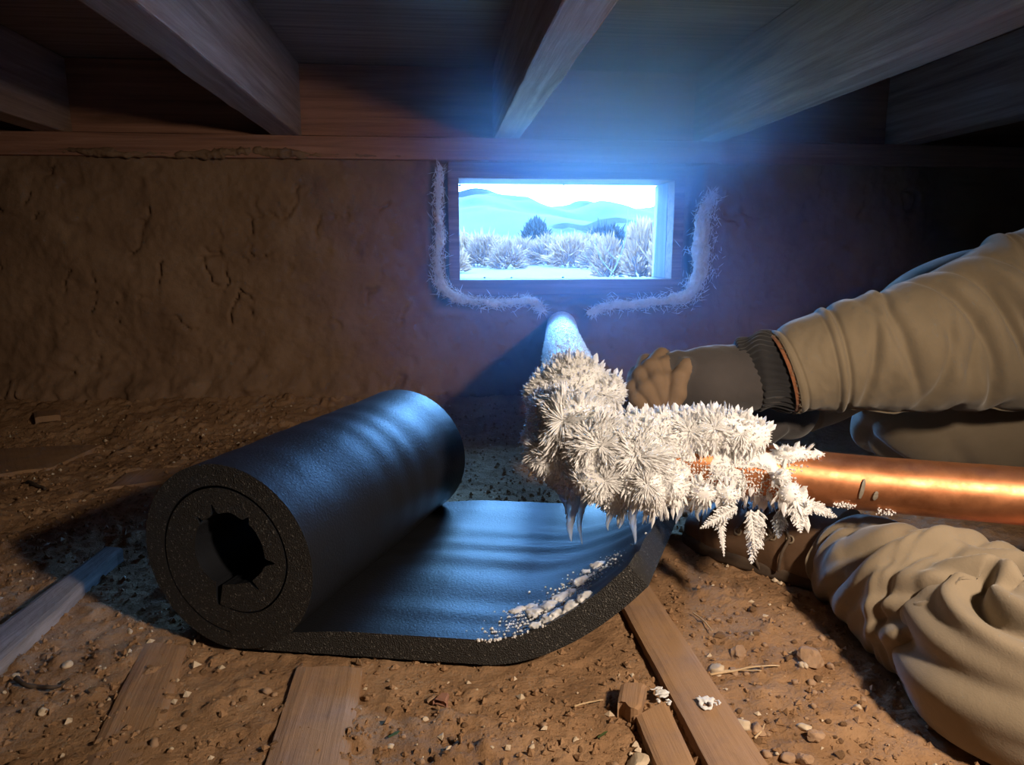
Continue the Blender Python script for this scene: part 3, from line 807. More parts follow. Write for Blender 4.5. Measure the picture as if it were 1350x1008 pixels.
# feathered dendrites hanging below the pipe
def feather(px, py, D, dirpx, Lpx, wide, seed, mat):
    rg = np.random.RandomState(seed)
    o0 = at(px, py, D=D); e = at(px + dirpx[0], py + dirpx[1], D=D + rg.uniform(-0.01, 0.01)) - o0; e /= np.linalg.norm(e)
    L = Lpx * D / F_PX
    side = np.cross(e, FWD); side /= np.linalg.norm(side); dep = np.cross(side, e)
    P, Dn, Ln, Wd = [o0], [e], [L], [L * 0.05]
    nb = 15
    for k in range(nb):
        s = (k + 0.3) / nb
        prof = (1 - s) ** 0.8 * (0.55 + 0.45 * math.sin(min(1, s * 3.0) * math.pi / 2))
        for sg in (-1, 1):
            for dz in (-1, 0, 1):
                d = e * 0.75 + side * sg * 0.9 + dep * (0.45 * dz + rg.uniform(-0.15, 0.15)) + rg.normal(size=3) * 0.12
                d /= np.linalg.norm(d); l = L * wide * prof * rg.uniform(0.75, 1.1) * (1 if dz == 0 else 0.7)
                b_ = o0 + e * L * s
                P.append(b_); Dn.append(d); Ln.append(l); Wd.append(max(0.0009, l * 0.10))
                for m_ in range(5):
                    q_ = b_ + d * l * (0.25 + 0.15 * m_)
                    d2 = d * 0.6 + e * 0.7 + rg.normal(size=3) * 0.35
                    P.append(q_); Dn.append(d2); Ln.append(l * 0.33 * (1.1 - 0.13 * m_)); Wd.append(max(0.0006, l * 0.055))
    v, f = blades(np.array(P) - o0, Dn, np.array(Ln), np.array(Wd), 0.5, rg)
    put('frost_feather', mesh('frost_feather', v, f, mat, False), frost, o0)
for k, a in enumerate([(972, 668, .675, (-38, 22), 58, 0.34), (948, 668, .68, (6, 60), 66, 0.22), (1000, 672, .67, (-8, 60), 74, 0.40), (990, 672, .665, (6, 60), 62, 0.34),
                       (1030, 670, .68, (-4, 40), 40, 0.5), (1048, 650, .662, (6, 40), 52, 0.5), (1062, 662, .662, (38, 18), 44, 0.4), (870, 655, .70, (4, 40), 32, 0.5),
                       (1036, 618, .672, (4, 40), 50, 0.26), (965, 655, .70, (-10, 30), 40, 0.5)]):
    feather(*a, 300 + k, M['ice'] if k in (4, 7, 9) else M['frost'])
def icicle(px, py, D, Lpx, rpx, seed):
    o0 = at(px, py, D=D); L = Lpx * D / F_PX; r = rpx * D / F_PX
    zs = np.linspace(0, 1, 7)
    P = np.stack([0.002 * np.sin(zs * 5 + seed), 0 * zs, -zs * L], -1)
    v, f = loft(P, r * (1 - zs) ** 0.9 + 0.0004, 40, 14, lambda s, ph: r * 0.18 * (1 - s) * noise(np.stack([s * 16, np.cos(ph), np.sin(ph)], -1), 1.2, seed), up=(0, 1, 0))
    put('icicle', mesh('icicle', v, f, M['ice']), frost, o0)
for k, a in enumerate([(755, 640, .75, 78, 13), (767, 655, .75, 66, 6), (837, 655, .70, 68, 8), (745, 640, .77, 40, 9), (818, 668, .71, 30, 6), (895, 660, .69, 32, 6), (804, 665, .71, 36, 6), (922, 662, .69, 26, 5)]):
    icicle(*a, k + 1)
# flecks of frost stuck to the bare copper
for px, a in ((1112, -0.75), (1170, -0.9), (1120, -0.7)):
    P, n_ = on_pipe(px, a); rg2 = np.random.RandomState(int(px))
    k = 46
    v, f = blades(rg2.normal(size=(k, 3)) * np.array([0.0055, 0.001, 0.0018]), n_ + rg2.normal(size=(k, 3)) * 0.7, rg2.uniform(0.001, 0.003, k), rg2.uniform(0.0006, 0.0012, k), 0.7, rg2)
    put('frost_fleck', mesh('frost_fleck', v, f, M['frost'], False), frost, P)

# ------------------------------------------------------------------ roll of black foam insulation
RR, TH = 0.088, 0.024
c0 = at(298, 737, Z=RR); c1 = at(533, 597, Z=RR)
AXD = (c1 - c0); LROLL = np.linalg.norm(AXD); AXD /= LROLL
PERP = np.array([AXD[1], -AXD[0], 0.0]); SHEAR = 0.19
gap_u = np.array([0, .12, .25, .5, .75, .9, 1.0, 1.04]); gap_r = np.array([.0725, .0695, .068, .0678, .0645, .057, .049, .048])
hole = [(-90, .022), (-60, .023), (-25, .0300), (0, .0370), (12, .0375), (45, .0395), (70, .0385), (100, .0370), (118, .035), (135, .034), (160, .031), (190, .029), (225, .026), (270, .023)]
ha = np.array([h[0] for h in hole], float); hr = np.array([h[1] for h in hole]) * 1.12
def foam_bounds(u):
    """outer and inner radius of the wound strip at turn u (u=0 bottom, clockwise seen from the cut end)"""
    ang = -90 - 360 * u
    a = (ang + 90) % 360 - 90
    h = np.interp(a, ha, hr)
    for c_, dp, w in ((2, .010, 3.0), (57, .006, 3.0), (103, .010, 3.0), (128, .007, 3.0), (-38, .012, 2.5), (80, .002, 9)):
        h = h + dp * np.exp(-((a - c_) / w) ** 2)
    if u <= 1.0:
        return RR - 0.0012 * math.sin(u * 14), np.interp(u, gap_u, gap_r)
    o = np.interp(u - 1, gap_u, gap_r) - 0.0012 - 0.0012 * math.sin(min(1, u - 1) * math.pi)
    if u < 1.045: i_ = 0.0482
    elif u < 1.075: i_ = 0.0482 + (u - 1.045) / 0.03 * (h - 0.0482)
    else: i_ = h
    return o, min(i_, o - 0.004)
us = np.concatenate([np.linspace(0, 1.0, 200)[1:], np.linspace(1.0, 2.035, 330)[1:]])
OUT, INN = [], []
for u in us:
    o, i_ = foam_bounds(u); a = math.radians(-90 - 360 * u)
    OUT.append((o * math.cos(a), RR + o * math.sin(a))); INN.append((i_ * math.cos(a), RR + i_ * math.sin(a)))
# flat run, curled up at its free end (profile in metres: run along PERP, height); front lifts more than back
def sheet_prof(s, w):
    lift = 1.0 - 0.62 * w
    z = 0.0 + lift * 0.082 * np.clip((s - 0.225) / 0.15, 0, 2) ** 1.9
    return z
NSH, NT = 150, 56
tt = np.linspace(0, 1, NT)
ssv = np.linspace(0.375, 0, NSH)
prof_o, prof_i = [], []          # arrays (n, NT, 2)
for s in ssv:
    zo = sheet_prof(s, tt); dz = (sheet_prof(s + 1e-3, tt) - sheet_prof(s - 1e-3, tt)) / 2e-3
    nl = np.sqrt(1 + dz * dz); th = (RR - gap_r[0]) + (TH - (RR - gap_r[0])) * sstep(0.0, 0.12, s)
    # shorten the run where it climbs
    sx = s - 0.008 * np.clip((s - 0.225) / 0.15, 0, 2) ** 2 * (1 - 0.6 * tt)
    prof_o.append(np.stack([sx, zo], -1)); prof_i.append(np.stack([sx - th * dz / nl, zo + th / nl], -1))
for o, i_ in zip(OUT, INN):
    prof_o.append(np.tile(o, (NT, 1))); prof_i.append(np.tile(i_, (NT, 1)))
PO, PI = np.array(prof_o), np.array(prof_i); NU = len(PO)
run = np.concatenate([ssv, -np.ones(NU - NSH)])
def place(Pf, skin):
    s = Pf[..., 0]; z = Pf[..., 1]
    tl = tt[None, :] * LROLL
    sh = np.where(run[:, None] > 0, run[:, None] * SHEAR, 0)
    q = np.stack([np.arange(NU)[:, None] * 0.01 + 0 * tl, tl * 1.0 + 0 * s, 0 * s], -1)
    wav = (np.where(run[:, None] > 0, 0.0013, 0.0006) * np.sin(tl * 2 * math.pi / 0.052 + 1.5 * np.sin(tl * 31) + run[:, None].clip(0) * 6) + 0.0028 * fbm(q * np.array([0.6, 9, 1]), 1.0, 3, 77)) * sstep(0.02, 0.15, tl / LROLL) * sstep(0, 0.12, 1 - tl / LROLL)
    wav = wav * (np.where(run[:, None] > 0, 0.35 + 0.9 * sstep(0.05, 0.3, run[:, None]), 0.5))
    cxy = np.array([0, RR])
    ctr = Pf - cxy; rr_ = np.linalg.norm(ctr, axis=-1) + 1e-9
    if skin:
        s = s + np.where(run[:, None] > 0, 0, wav * ctr[..., 0] / rr_); z = z + np.where(run[:, None] > 0, wav * (1 if skin > 0 else 0), wav * ctr[..., 1] / rr_)
    z = np.maximum(z, 0.0005)
    return (np.array([c0[0], c0[1], 0.0]) + s[..., None] * PERP + (tl + sh)[..., None] * AXD + z[..., None] * np.array([0, 0, 1.0]))
VO, VI = place(PO, -1), place(PI, 1)
V = np.concatenate([VO.reshape(-1, 3), VI.reshape(-1, 3)]); nO = NU * NT
fo = grid_faces(NU, NT); fi = grid_faces(NU, NT)[:, ::-1] + nO
fr_, bk_, e0, e1 = [], [], [], []
for k in range(NU - 1):
    a, b_ = k * NT, (k + 1) * NT
    fr_.append([a, nO + a, nO + b_, b_]); a += NT - 1; b_ += NT - 1; bk_.append([a, b_, nO + b_, nO + a])
for k in range(NT - 1):
    e0.append([k, k + 1, nO + k + 1, nO + k]); a = (NU - 1) * NT; e1.append([a + k + 1, a + k, nO + a + k, nO + a + k + 1])
fs = fo.tolist() + fi.tolist() + fr_ + bk_ + e0 + e1
mi = [0] * (len(fo) + len(fi)) + [1] * (len(fr_) + len(bk_) + len(e0) + len(e1))
base = np.array([c0[0], c0[1], 0.0])
me = mesh('foam_roll', V - base, fs, [M['foam'], M['foam_cut']], True, mi)
ga = gz(c0[0], c0[1])
foam = put('foam_roll', me, loc=base + np.array([0, 0, 0.001]))
ev = foam.modifiers.new('edge', 'EDGE_SPLIT'); ev.split_angle = math.radians(40)
tag(foam, 'thick black foam insulation sheet, half rolled up, lying on the dirt', 'insulation roll')

# snow spilled on the free end of the foam
def foam_point(s, w):
    k = int(np.argmin(np.abs(ssv - s))); j = int(round(w * (NT - 1)))
    return VI[k, j] + np.array([0, 0, 0.001])
def snow_heap(name, pts, label, seed, cat='snow', parent=None, group=None, h=0.0014, flat=2.6):
    P = np.array([p_[0] for p_ in pts]); R_ = np.array([p_[1] for p_ in pts])
    o0 = P.mean(0)
    def sd(p):
        d = np.full(len(p), 9.0)
        for c_, r in zip(P - o0, R_): d = smin(d, np.linalg.norm((p - c_) * np.array([1, 1, flat]), axis=1) - r, 0.004)
        return d + 0.0034 * fbm(p, 170, 3, seed) + 0.0018 * noise(p, 520, seed)
    v, f = surface_nets(sd, (P - o0).min(0) - R_.max() * 1.4 - 0.004, (P - o0).max(0) + R_.max() * 1.4 + 0.004, h)
    o = put(name, mesh(name, v, f, M['snow']), loc=o0)
    return tag(o, label, cat, group)
rg = np.random.RandomState(8)
snow_heap('snow_streak', [(foam_point(0.27 + 0.055 * t_, 0.08 + 0.24 * t_ + rg.uniform(-.045, .045)), rg.uniform(0.0025, 0.0075)) for t_ in np.linspace(0, 1, 34)], 'long streak of loose snow on the curled end of the foam sheet', 3)
snow_heap('snow_clump', [(foam_point(0.285 + 0.05 * t_, 0.025 + 0.02 * t_), 0.0075 - 0.002 * abs(t_ - .5)) for t_ in np.linspace(0, 1, 9)], 'clump of snow on the front edge of the foam sheet', 4)
snow_heap('snow_clump', [(foam_point(0.245 + 0.02 * t_, 0.15 + 0.02 * t_), 0.0062) for t_ in np.linspace(0, 1, 4)], 'small clump of snow further from the foam end', 5)
P, R_ = [], []
for k in range(900):
    t_ = rg.uniform(0, 1); q_ = foam_point(np.clip(0.24 + 0.10 * t_ + rg.normal() * 0.012, 0, .37), np.clip(0.05 + 0.24 * t_ + rg.normal() * 0.06, 0, 1))
    P.append(q_ - [0, 0, 0.0012]); R_.append(rg.uniform(0.0006, 0.0017))
v, f = blades(np.array(P), rg.normal(size=(900, 3)) + [0, 0, 1.5], np.array(R_) * 2, np.array(R_), 0.8, rg)
tag(put('snow_grains', mesh('snow_grains', v, f, M['snow'], False)), 'loose snow grains scattered on the foam sheet', 'snow', kind='stuff')

# ------------------------------------------------------------------ boards, stones, twigs on the dirt
def board(name, quad, th, label, mat, sink=0.3, tilt=0.0, seed=0, cat='board'):
    """quad: four pixels, near-left, near-right, far-right, far-left, on the ground"""
    Q = np.array([at(a, c_, Z=th * 0.6) for a, c_ in quad]); o0 = Q.mean(0)
    n, w = 34, 8
    Vt = []
    top = []
    for i_ in range(n):
        t_ = i_ / (n - 1)
        L_ = Q[0] + (Q[3] - Q[0]) * t_; R2 = Q[1] + (Q[2] - Q[1]) * t_
        for j_ in range(w):
            u_ = j_ / (w - 1)
            top.append(L_ + (R2 - L_) * u_)
    top = np.array(top); pz = top - o0
    rag = 0.004 * noise(top * np.array([1, 1, 0]) + seed, 60, 3)
    ends = np.zeros(n * w); ends[:w] = 1; ends[-w:] = 1
    edge = np.array([1 if j_ in (0, w - 1) else 0 for _ in range(n) for j_ in range(w)])
    pz[:, :2] += (rag * (0.06 + ends * 1.2))[:, None]
    pz[:, 2] = th * (1 - sink) + 0.0008 * fbm(top + seed, 40, 3, 5) + tilt * (pz @ ((Q[3] - Q[0]) / np.linalg.norm(Q[3] - Q[0]))) - 0.0015 * edge
    bot = pz.copy(); bot[:, 2] -= th
    f = grid_faces(n, w)[:, ::-1].tolist(); N_ = n * w
    f += (grid_faces(n, w) + N_).tolist()
    for i_ in range(n - 1):
        a, b_ = i_ * w, (i_ + 1) * w
        f.append([a, b_, N_ + b_, N_ + a]); a += w - 1; b_ += w - 1; f.append([b_, a, N_ + a, N_ + b_])
    for j_ in range(w - 1):
        f.append([j_ + 1, j_, N_ + j_, N_ + j_ + 1]); a = (n - 1) * w + j_; f.append([a, a + 1, N_ + a + 1, N_ + a])
    V_ = np.concatenate([pz, bot])
    d_ = (Q[3] - Q[0]); an = math.atan2(-d_[0], d_[1])        # grain along the board: bake rotation into the object
    ca, sa = math.cos(-an), math.sin(-an)
    V_[:, :2] = np.stack([V_[:, 0] * ca - V_[:, 1] * sa, V_[:, 0] * sa + V_[:, 1] * ca], -1)
    me_ = mesh(name, V_, f, mat, False)
    o = put(name, me_, loc=(o0[0], o0[1], gz(o0[0], o0[1])))
    o.rotation_euler = (0, 0, an)
    return tag(o, label, cat)
board('weathered_board', [(-60, 872), (-20, 892), (158, 728), (142, 720)], 0.014, 'narrow grey weathered board left of the foam roll', M['greyboard'], 0.1, seed=1)
board('wooden_plank', [(90, 1030), (190, 1030), (245, 842), (190, 838)], 0.010, 'dirt-covered plank half buried in front of the roll', M['board'], 0.78, seed=2)
board('wooden_plank', [(338, 1030), (455, 1030), (478, 872), (392, 868)], 0.012, 'dusty plank lying flat under the front edge of the foam', M['board'], 0.6, seed=3)
board('long_plank', [(948, 1030), (1030, 1030), (853, 765), (818, 790)], 0.014, 'long plank running out from under the raised foam end', M['board'], 0.25, seed=4)
board('broken_plank', [(878, 1030), (930, 1030), (880, 922), (838, 936)], 0.016, 'short broken plank beside the long plank', M['board'], 0.2, seed=5)
board('wood_chip', [(814, 930), (846, 934), (850, 910), (818, 906)], 0.014, 'brown splintered wood chip at the end of the broken plank', M['board'], 0.0, seed=6, cat='wood chip')
board('flat_board', [(-60, 626), (66, 609), (132, 580), (-60, 588)], 0.012, 'flat board by the far left foot of the wall', M['board'], 0.2, seed=7)
board('split_board', [(140, 640), (232, 628), (262, 612), (170, 618)], 0.008, 'thin split board lying behind the roll at left', M['board'], 0.35, seed=8)
board('wood_chip', [(48, 570), (80, 566), (82, 558), (46, 562)], 0.012, 'pale wood chip at the foot of the wall', M['board'], 0.0, seed=9, cat='wood chip')
board('bark_piece', [(58, 806), (76, 796), (90, 786), (70, 792)], 0.006, 'pale bark sliver beside the grey weathered board', M['pale_stone'], 0.0, seed=10, cat='bark')
board('bark_piece', [(570, 922), (588, 926), (592, 914), (582, 912)], 0.004, 'dark reddish bark flake in front of the foam', M['rim'], 0.0, seed=11, cat='bark')

# named stones
ST = [(945, 872, 11, 'pale', 'smooth tan pebble right of the long plank'), (1070, 865, 19, 'dark', 'largest brown rock near the shadow of the leg'), (980, 946, 9, 'pale', 'pale angular stone chip against the long plank'),
      (840, 995, 17, 'pale', 'pale angular stone beside the broken plank at the bottom'), (1062, 948, 8, 'pale', 'flat whitish pebble on the dirt near the leg'), (1075, 962, 10, 'dark', 'brown angular stone below the flat whitish pebble'),
      (968, 872, 7, 'dark', 'small round stone beside the smooth tan pebble'), (1060, 993, 11, 'dark', 'brown stone at the bottom edge near the leg'), (1040, 988, 9, 'dark', 'smaller brown stone beside the one at the bottom edge'),
      (1000, 948, 10, 'dark', 'reddish clod touching the pale angular chip'), (86, 864, 6, 'pale', 'pale pebble left of the roll shadow'), (55, 923, 6, 'pale', 'pale round pebble below the dark twig'),
      (18, 876, 5, 'pale', 'pale pebble at the far left edge'), (975, 852, 12, 'dark', 'brown clod behind the smooth tan pebble'), (870, 838, 10, 'dark', 'brown clod beside the upper end of the long plank'), (570, 905, 7, 'dark', 'brown pebble in front of the curled foam')]
for k, (px, py, r, kd, lab) in enumerate(ST):
    P = at(px, py, Z=0.008); D_ = (P - EYE) @ FWD; rr_ = r * D_ / F_PX
    v, f = rock(500 + k, 3, 0.3, (rr_ * 1.15, rr_ * 0.95, rr_ * 0.8))
    o = put('stone', mesh('stone', v, f, M['pale_stone'] if kd == 'pale' else M['stone'], k % 2 == 0), loc=(P[0], P[1], gz(P[0], P[1]) + rr_ * 0.35))
    o.rotation_euler = (0, 0, k * 1.3)
    tag(o, lab, 'stone')
rgp = random.Random(5)
PM = [mesh('pebble', *rock(700 + k, 2, 0.35, (1, 0.85, 0.65)), [M['stone'], M['dirt'], M['pale_stone'] if k == 2 else M['stone'], M['dirt']][k % 4], k % 2 == 0) for k in range(8)]
cnt = 0
while cnt < 230:
    px, py = rgp.uniform(0, 1200), rgp.uniform(560, 1006)
    if cnt % 3: px, py = (rgp.uniform(850, 1190), rgp.uniform(800, 1006)) if cnt % 2 else (rgp.uniform(0, 860), rgp.uniform(870, 1006))
    P = at(px, py, Z=0.0)
    q = P - base; s_ = q @ PERP; t_ = q @ AXD
    if (-0.10 < s_ < 0.40 and -0.02 < t_ < LROLL + 0.1) or P[1] > 1.5 or (px > 1020 and py > 700 and px > 1020 + (py - 700) * 0.55): continue
    r = rgp.uniform(0.0012, 0.0038) * (1.35 if rgp.random() < 0.12 else 1)
    o = put('pebble', PM[rgp.randrange(8)], loc=(P[0], P[1], gz(P[0], P[1]) + r * 0.3))
    o.scale = (r, r * rgp.uniform(0.8, 1.2), r); o.rotation_euler = (rgp.uniform(-.4, .4), rgp.uniform(-.4, .4), rgp.uniform(0, 6.3))
    tag(o, 'small loose pebble lying on the dirt floor', 'pebble', 'pebbles scattered on the dirt floor')
    cnt += 1
# crumbs of soil
rg = np.random.RandomState(21)
n = 56000
cxv = rg.uniform(-0.85, 0.62, n); cyv = 0.20 + 1.35 * rg.uniform(0, 1, n) ** 1.5
dens = fbm(np.stack([cxv, cyv, 0 * cxv], -1), 7, 3, 44)
kp = dens > rg.uniform(-0.6, 0.5, n)
cxv, cyv = cxv[kp], cyv[kp]; n = len(cxv)
OV = np.array([(1, 0, 0), (0, 1, 0), (-1, 0, 0), (0, -1, 0), (0.1, 0.05, 0.9), (0, 0, -0.8)], float); OF = np.array([[0, 1, 4], [1, 2, 4], [2, 3, 4], [3, 0, 4], [1, 0, 5], [2, 1, 5], [3, 2, 5], [0, 3, 5]])
r = 0.0005 + 0.0032 * rg.uniform(0, 1, n) ** 4
V = OV[None] * (1 + 0.35 * rg.normal(size=(n, 6, 1))) * r[:, None, None]
a = rg.uniform(0, 6.3, n); ca, sa = np.cos(a)[:, None], np.sin(a)[:, None]
V = np.stack([V[..., 0] * ca - V[..., 1] * sa, V[..., 0] * sa + V[..., 1] * ca, V[..., 2]], -1) + np.stack([cxv, cyv, floor_z(cxv, cyv) + r * 0.4], -1)[:, None]
tag(put('soil_crumbs', mesh('soil_crumbs', V.reshape(-1, 3), (OF[None] + (np.arange(n) * 6)[:, None, None]).reshape(-1, 3), [M['dirt'], M['pale_stone']], False, np.repeat(rg.uniform(size=n) < 0.10, 8).astype(int))), 'crumbs of dry soil and grit strewn over the dirt floor', 'soil', kind='stuff')

def stick(name, pts, r, label, cat, mat, lift=0.003):
    P = np.array([at(a, c_, Z=0.0) for a, c_ in pts]); P[:, 2] = [gz(q_[0], q_[1]) + lift for q_ in P]
    o0 = P.mean(0)
    v, f = loft(P - o0, np.linspace(r, r * 0.5, len(P)), 30, 7, lambda s, ph: r * 0.3 * noise(np.stack([s * 9, np.cos(ph), np.sin(ph)], -1), 1.0, 3))
    return tag(put(name, mesh(name, v, f, mat), loc=o0), label, cat)
stick('dark_twig', [(22, 898), (34, 906), (50, 903), (66, 908), (80, 900), (91, 894)], 0.0022, 'dark crooked twig on the dirt at lower left', 'twig', M['twig'])
stick('dark_twig', [(36, 632), (46, 638), (60, 643)], 0.004, 'short thick dark twig near the flat board', 'twig', M['twig'])
stick('dry_stalk', [(936, 889), (965, 886), (995, 885), (1027, 884)], 0.0011, 'longest dry straw stalk right of the long plank', 'straw', M['drystraw'])
stick('dry_stalk', [(950, 884), (975, 884), (1003, 891)], 0.0010, 'shorter dry straw crossing the longest stalk', 'straw', M['drystraw'])
stick('dry_stalk', [(914, 812), (928, 824), (939, 838)], 0.0009, 'curved dry straw beside the upper long plank', 'straw', M['drystraw'])
stick('dry_stalk', [(995, 974), (1004, 964), (1008, 956)], 0.0009, 'short upright-lying straw near the bottom of the long plank', 'straw', M['drystraw'])
stick('dry_stalk', [(757, 934), (775, 928), (795, 922)], 0.0009, 'pale straw left of the brown wood chip', 'straw', M['drystraw'])
for px, py, lab in ((512, 969, 'tiny green leaf on the dirt right of the flat plank'), (788, 967, 'tiny green leaf left of the broken plank'), (870, 926, 'tiny green leaf by the snow on the planks')):
    P = at(px, py, Z=0.004)
    v, f = blades(np.zeros((1, 3)), [[1, 0.4, 0.25]], 0.010, 0.0022, 0.15, np.random.RandomState(px))
    tag(put('leaf', mesh('leaf', v, f, M['leaf'], False), loc=(P[0], P[1], gz(P[0], P[1]) + 0.002)), lab, 'leaf')
for pts, lab, sd_ in (([(868, 901, .0035), (872, 908, .005), (875, 914, .004), (866, 912, .002), (880, 921, .003), (870, 918, .0025)], 'melting snow clump between the two planks', 6), ([(930, 922, .004), (938, 925, .0045), (926, 929, .0025), (945, 921, .002), (934, 932, .002), (922, 921, .0018)], 'thin patch of snow on the long plank', 7)):
    L_ = []
    for px, py, r in pts:
        P = at(px, py, Z=0.011); P[2] = gz(P[0], P[1]) + 0.011; L_.append((P, r))
    snow_heap('snow_clump', L_, lab, sd_, h=0.0009, flat=3.2)

# ------------------------------------------------------------------ the person at the right
per = thing('person', 'person in tan canvas work clothes reaching a gloved hand behind the frosted pipe', 'person')
hip = np.array([1.10, 0.66, 0.15]); chest = np.array([1.10, 0.82, 0.33]); neck = np.array([0.99, 0.77, 0.445]); head = np.array([0.90, 0.72, 0.515])
sh1 = np.array([0.98, 0.80, 0.385]); el1 = at(1395, 425, D=0.84); wr1 = at(1035, 492, D=0.885); hd1 = at(930, 503, D=0.90)
sh2 = np.array([1.06, 0.98, 0.36]); el2 = np.array([0.74, 1.03, 0.272]); wr2 = at(1050, 530, D=1.02)
kn1 = np.array([0.655, 0.385, 0.085]); an1 = at(1120, 728, D=0.77); kn2 = np.array([0.70, 0.97, 0.125]); an2 = np.array([1.0, 1.20, 0.06])
def body_sd(p):
    d = capsule(p, hip, chest, 0.11, 0.13)
    d = smin(d, capsule(p, chest, neck, 0.11, 0.055), 0.03)
    d = smin(d, capsule(p, neck, head, 0.05, 0.05), 0.02)
    d = smin(d, ellipsoid(p, head + np.array([0, 0, 0.012]), (0.088, 0.078, 0.092)), 0.015)
    d = smin(d, ellipsoid(p, head + np.array([-0.062, -0.008, -0.045]), (0.035, 0.04, 0.04)), 0.02)
    d = smin(d, capsule(p, head + np.array([-0.085, -0.008, 0.012]), head + np.array([-0.102, -0.009, -0.018]), 0.007, 0.013), 0.008)
    for sg in (-1, 1):
        d = np.maximum(d, -(np.linalg.norm(p - head - np.array([-0.090, -0.010 + sg * 0.032, 0.012]), axis=1) - 0.013))
        d = np.minimum(d, np.linalg.norm(p - head - np.array([-0.078, -0.010 + sg * 0.031, 0.012]), axis=1) - 0.0125)
        d = smin(d, ellipsoid(p, head + np.array([0.01, sg * 0.078, -0.005]), (0.018, 0.012, 0.030)), 0.006)
    d = np.maximum(d, -(capsule(p, head + np.array([-0.1, -0.03, -0.052]), head + np.array([-0.1, 0.014, -0.052]), 0.004, 0.004)))
    for a, b_, c_, r0, r1, r2 in ((sh1, el1, wr1, 0.055, 0.044, 0.032), (sh2, el2, wr2, 0.05, 0.042, 0.030)):
        d = smin(d, capsule(p, a, b_, r0, r1), 0.02); d = smin(d, capsule(p, b_, c_, r1, r2), 0.015)
    for a, b_, c_ in ((hip + np.array([0, -0.09, -0.03]), kn1, an1), (hip + np.array([0, 0.08, -0.03]), kn2, an2)):
        d = smin(d, capsule(p, a, b_, 0.055, 0.03), 0.01); d = smin(d, capsule(p, b_, c_, 0.03, 0.026), 0.01)
    return d
v, f = surface_nets(body_sd, (0.33, 0.24, 0.0), (1.30, 1.30, 0.65), 0.0075)
put('body', mesh('body', v, f, M['skin']), per)
# knit cap, out of frame
v, f = surface_nets(lambda p: np.maximum(ellipsoid(p, head + np.array([0.006, 0, 0.02]), (0.098, 0.088, 0.098)), -(p[:, 2] - head[2] - 0.035 + 0.25 * (p[:, 0] - head[0]))) + 0.0015 * np.sin(np.arctan2(p[:, 1] - head[1], p[:, 0] - head[0]) * 40), head - 0.13, head + np.array([0.13, 0.13, 0.14]), 0.005)
put('knit_cap', mesh('knit_cap', v, f, M['knit']), per)

# jacket: torso and two sleeves
tf = folds(3, 26, 0.010, (0.03, 0.07), 0.1)
parts = [loft([hip + [0, 0, -0.10], hip, (hip + chest) / 2, chest, chest + [-0.03, -0.01, 0.06], neck + [0.01, 0, 0]], [(.16, .17), (.185, .19), (.18, .19), (.175, .18), (.14, .15), (.075, .075)], 90, 90, lambda s, ph: tf(s, ph), up=(0, 1, 0))]
put('jacket_body', mesh('jacket_body', *parts[0], M['canvas']), per)
# near sleeve: cuff -> elbow -> shoulder
SL = [at(1033, 491, D=0.885), at(1075, 478, D=0.88), at(1130, 468, D=0.872), at(1190, 459, D=0.865), at(1260, 444, D=0.86), at(1330, 430, D=0.855), at(1400, 405, D=0.85), np.array([0.84, 0.785, 0.335]), sh1 + [0.06, 0, 0.01]]
SR = [(.050, .0515), (.054, .058), (.058, .066), (.062, .075), (.068, .085), (.074, .097), (.080, .103), (.085, .10), (.09, .09)]
sf = folds(17, 26, 0.0048, (0.016, 0.040), 0.06, (0.35, 1.0), (0.10, 0.75))
sf2 = folds(23, 9, 0.011, (0.016, 0.04), 0.16, (0.4, 1.1), (0.42, 0.72))
def sleeve_d(s, ph):
    d = sf(s, ph) * sstep(0.02, 0.10, s) + sf2(s, ph)
    for s0, a_, k_, p0, w_ in ((0.47, 0.008, -0.05, 0.5, 0.9), (0.545, 0.013, -0.05, 0.35, 1.0), (0.60, 0.012, -0.06, -0.2, 0.9), (0.40, 0.006, 0.04, -0.3, 0.8), (0.33, 0.005, -0.03, 0.3, 0.9), (0.25, 0.005, 0.03, 0.0, 0.8)):
        w = wrapa(ph - p0); x = (s - s0 - k_ * w) / 0.011
        d = d + (-a_ * np.exp(-x * x) + 0.6 * a_ * np.exp(-((x - 2.6) / 1.8) ** 2)) * np.exp(-(w / w_) ** 2)
    d = d + 0.0022 * np.exp(-((s - 0.012) / 0.010) ** 2)                       # rolled hem
    d = d - 0.0016 * np.exp(-((s - 0.030) / 0.004) ** 2)
    d = d + 0.0035 * np.exp(-((s - 0.168) / 0.012) ** 2) - 0.004 * np.exp(-((s - 0.187) / 0.007) ** 2)   # seam band above the cuff
    d = d - 0.0012 * np.exp(-((s - 0.155) / 0.003) ** 2)
    q = np.stack([s * 14, np.cos(ph) * 1.6, np.sin(ph) * 1.6], -1)
    return d + 0.0030 * fbm(q, 1.0, 3, 6)
v, f = loft(SL, SR, 300, 150, sleeve_d, cap=False)
slv = put('sleeve', mesh('sleeve', v, f, M['canvas']), per)
so = slv.modifiers.new('thick', 'SOLIDIFY'); so.thickness = 0.003; so.offset = -1
# torn loose threads and a flap at the hem
rg = np.random.RandomState(31)
hem = v[:150]; k = 220; i = rg.randint(0, 150, k)
hd = (SL[0] - SL[1]) / np.linalg.norm(SL[0] - SL[1])
tv, tf_ = blades(hem[i] + rg.normal(size=(k, 3)) * 0.0008, hd + rg.normal(size=(k, 3)) * 0.6, rg.uniform(0.001, 0.0035, k), 0.00035, 0.8, rg)
tag(put('frayed_threads', mesh('frayed_threads', tv, tf_, M['canvas'], False), slv), kind='stuff')
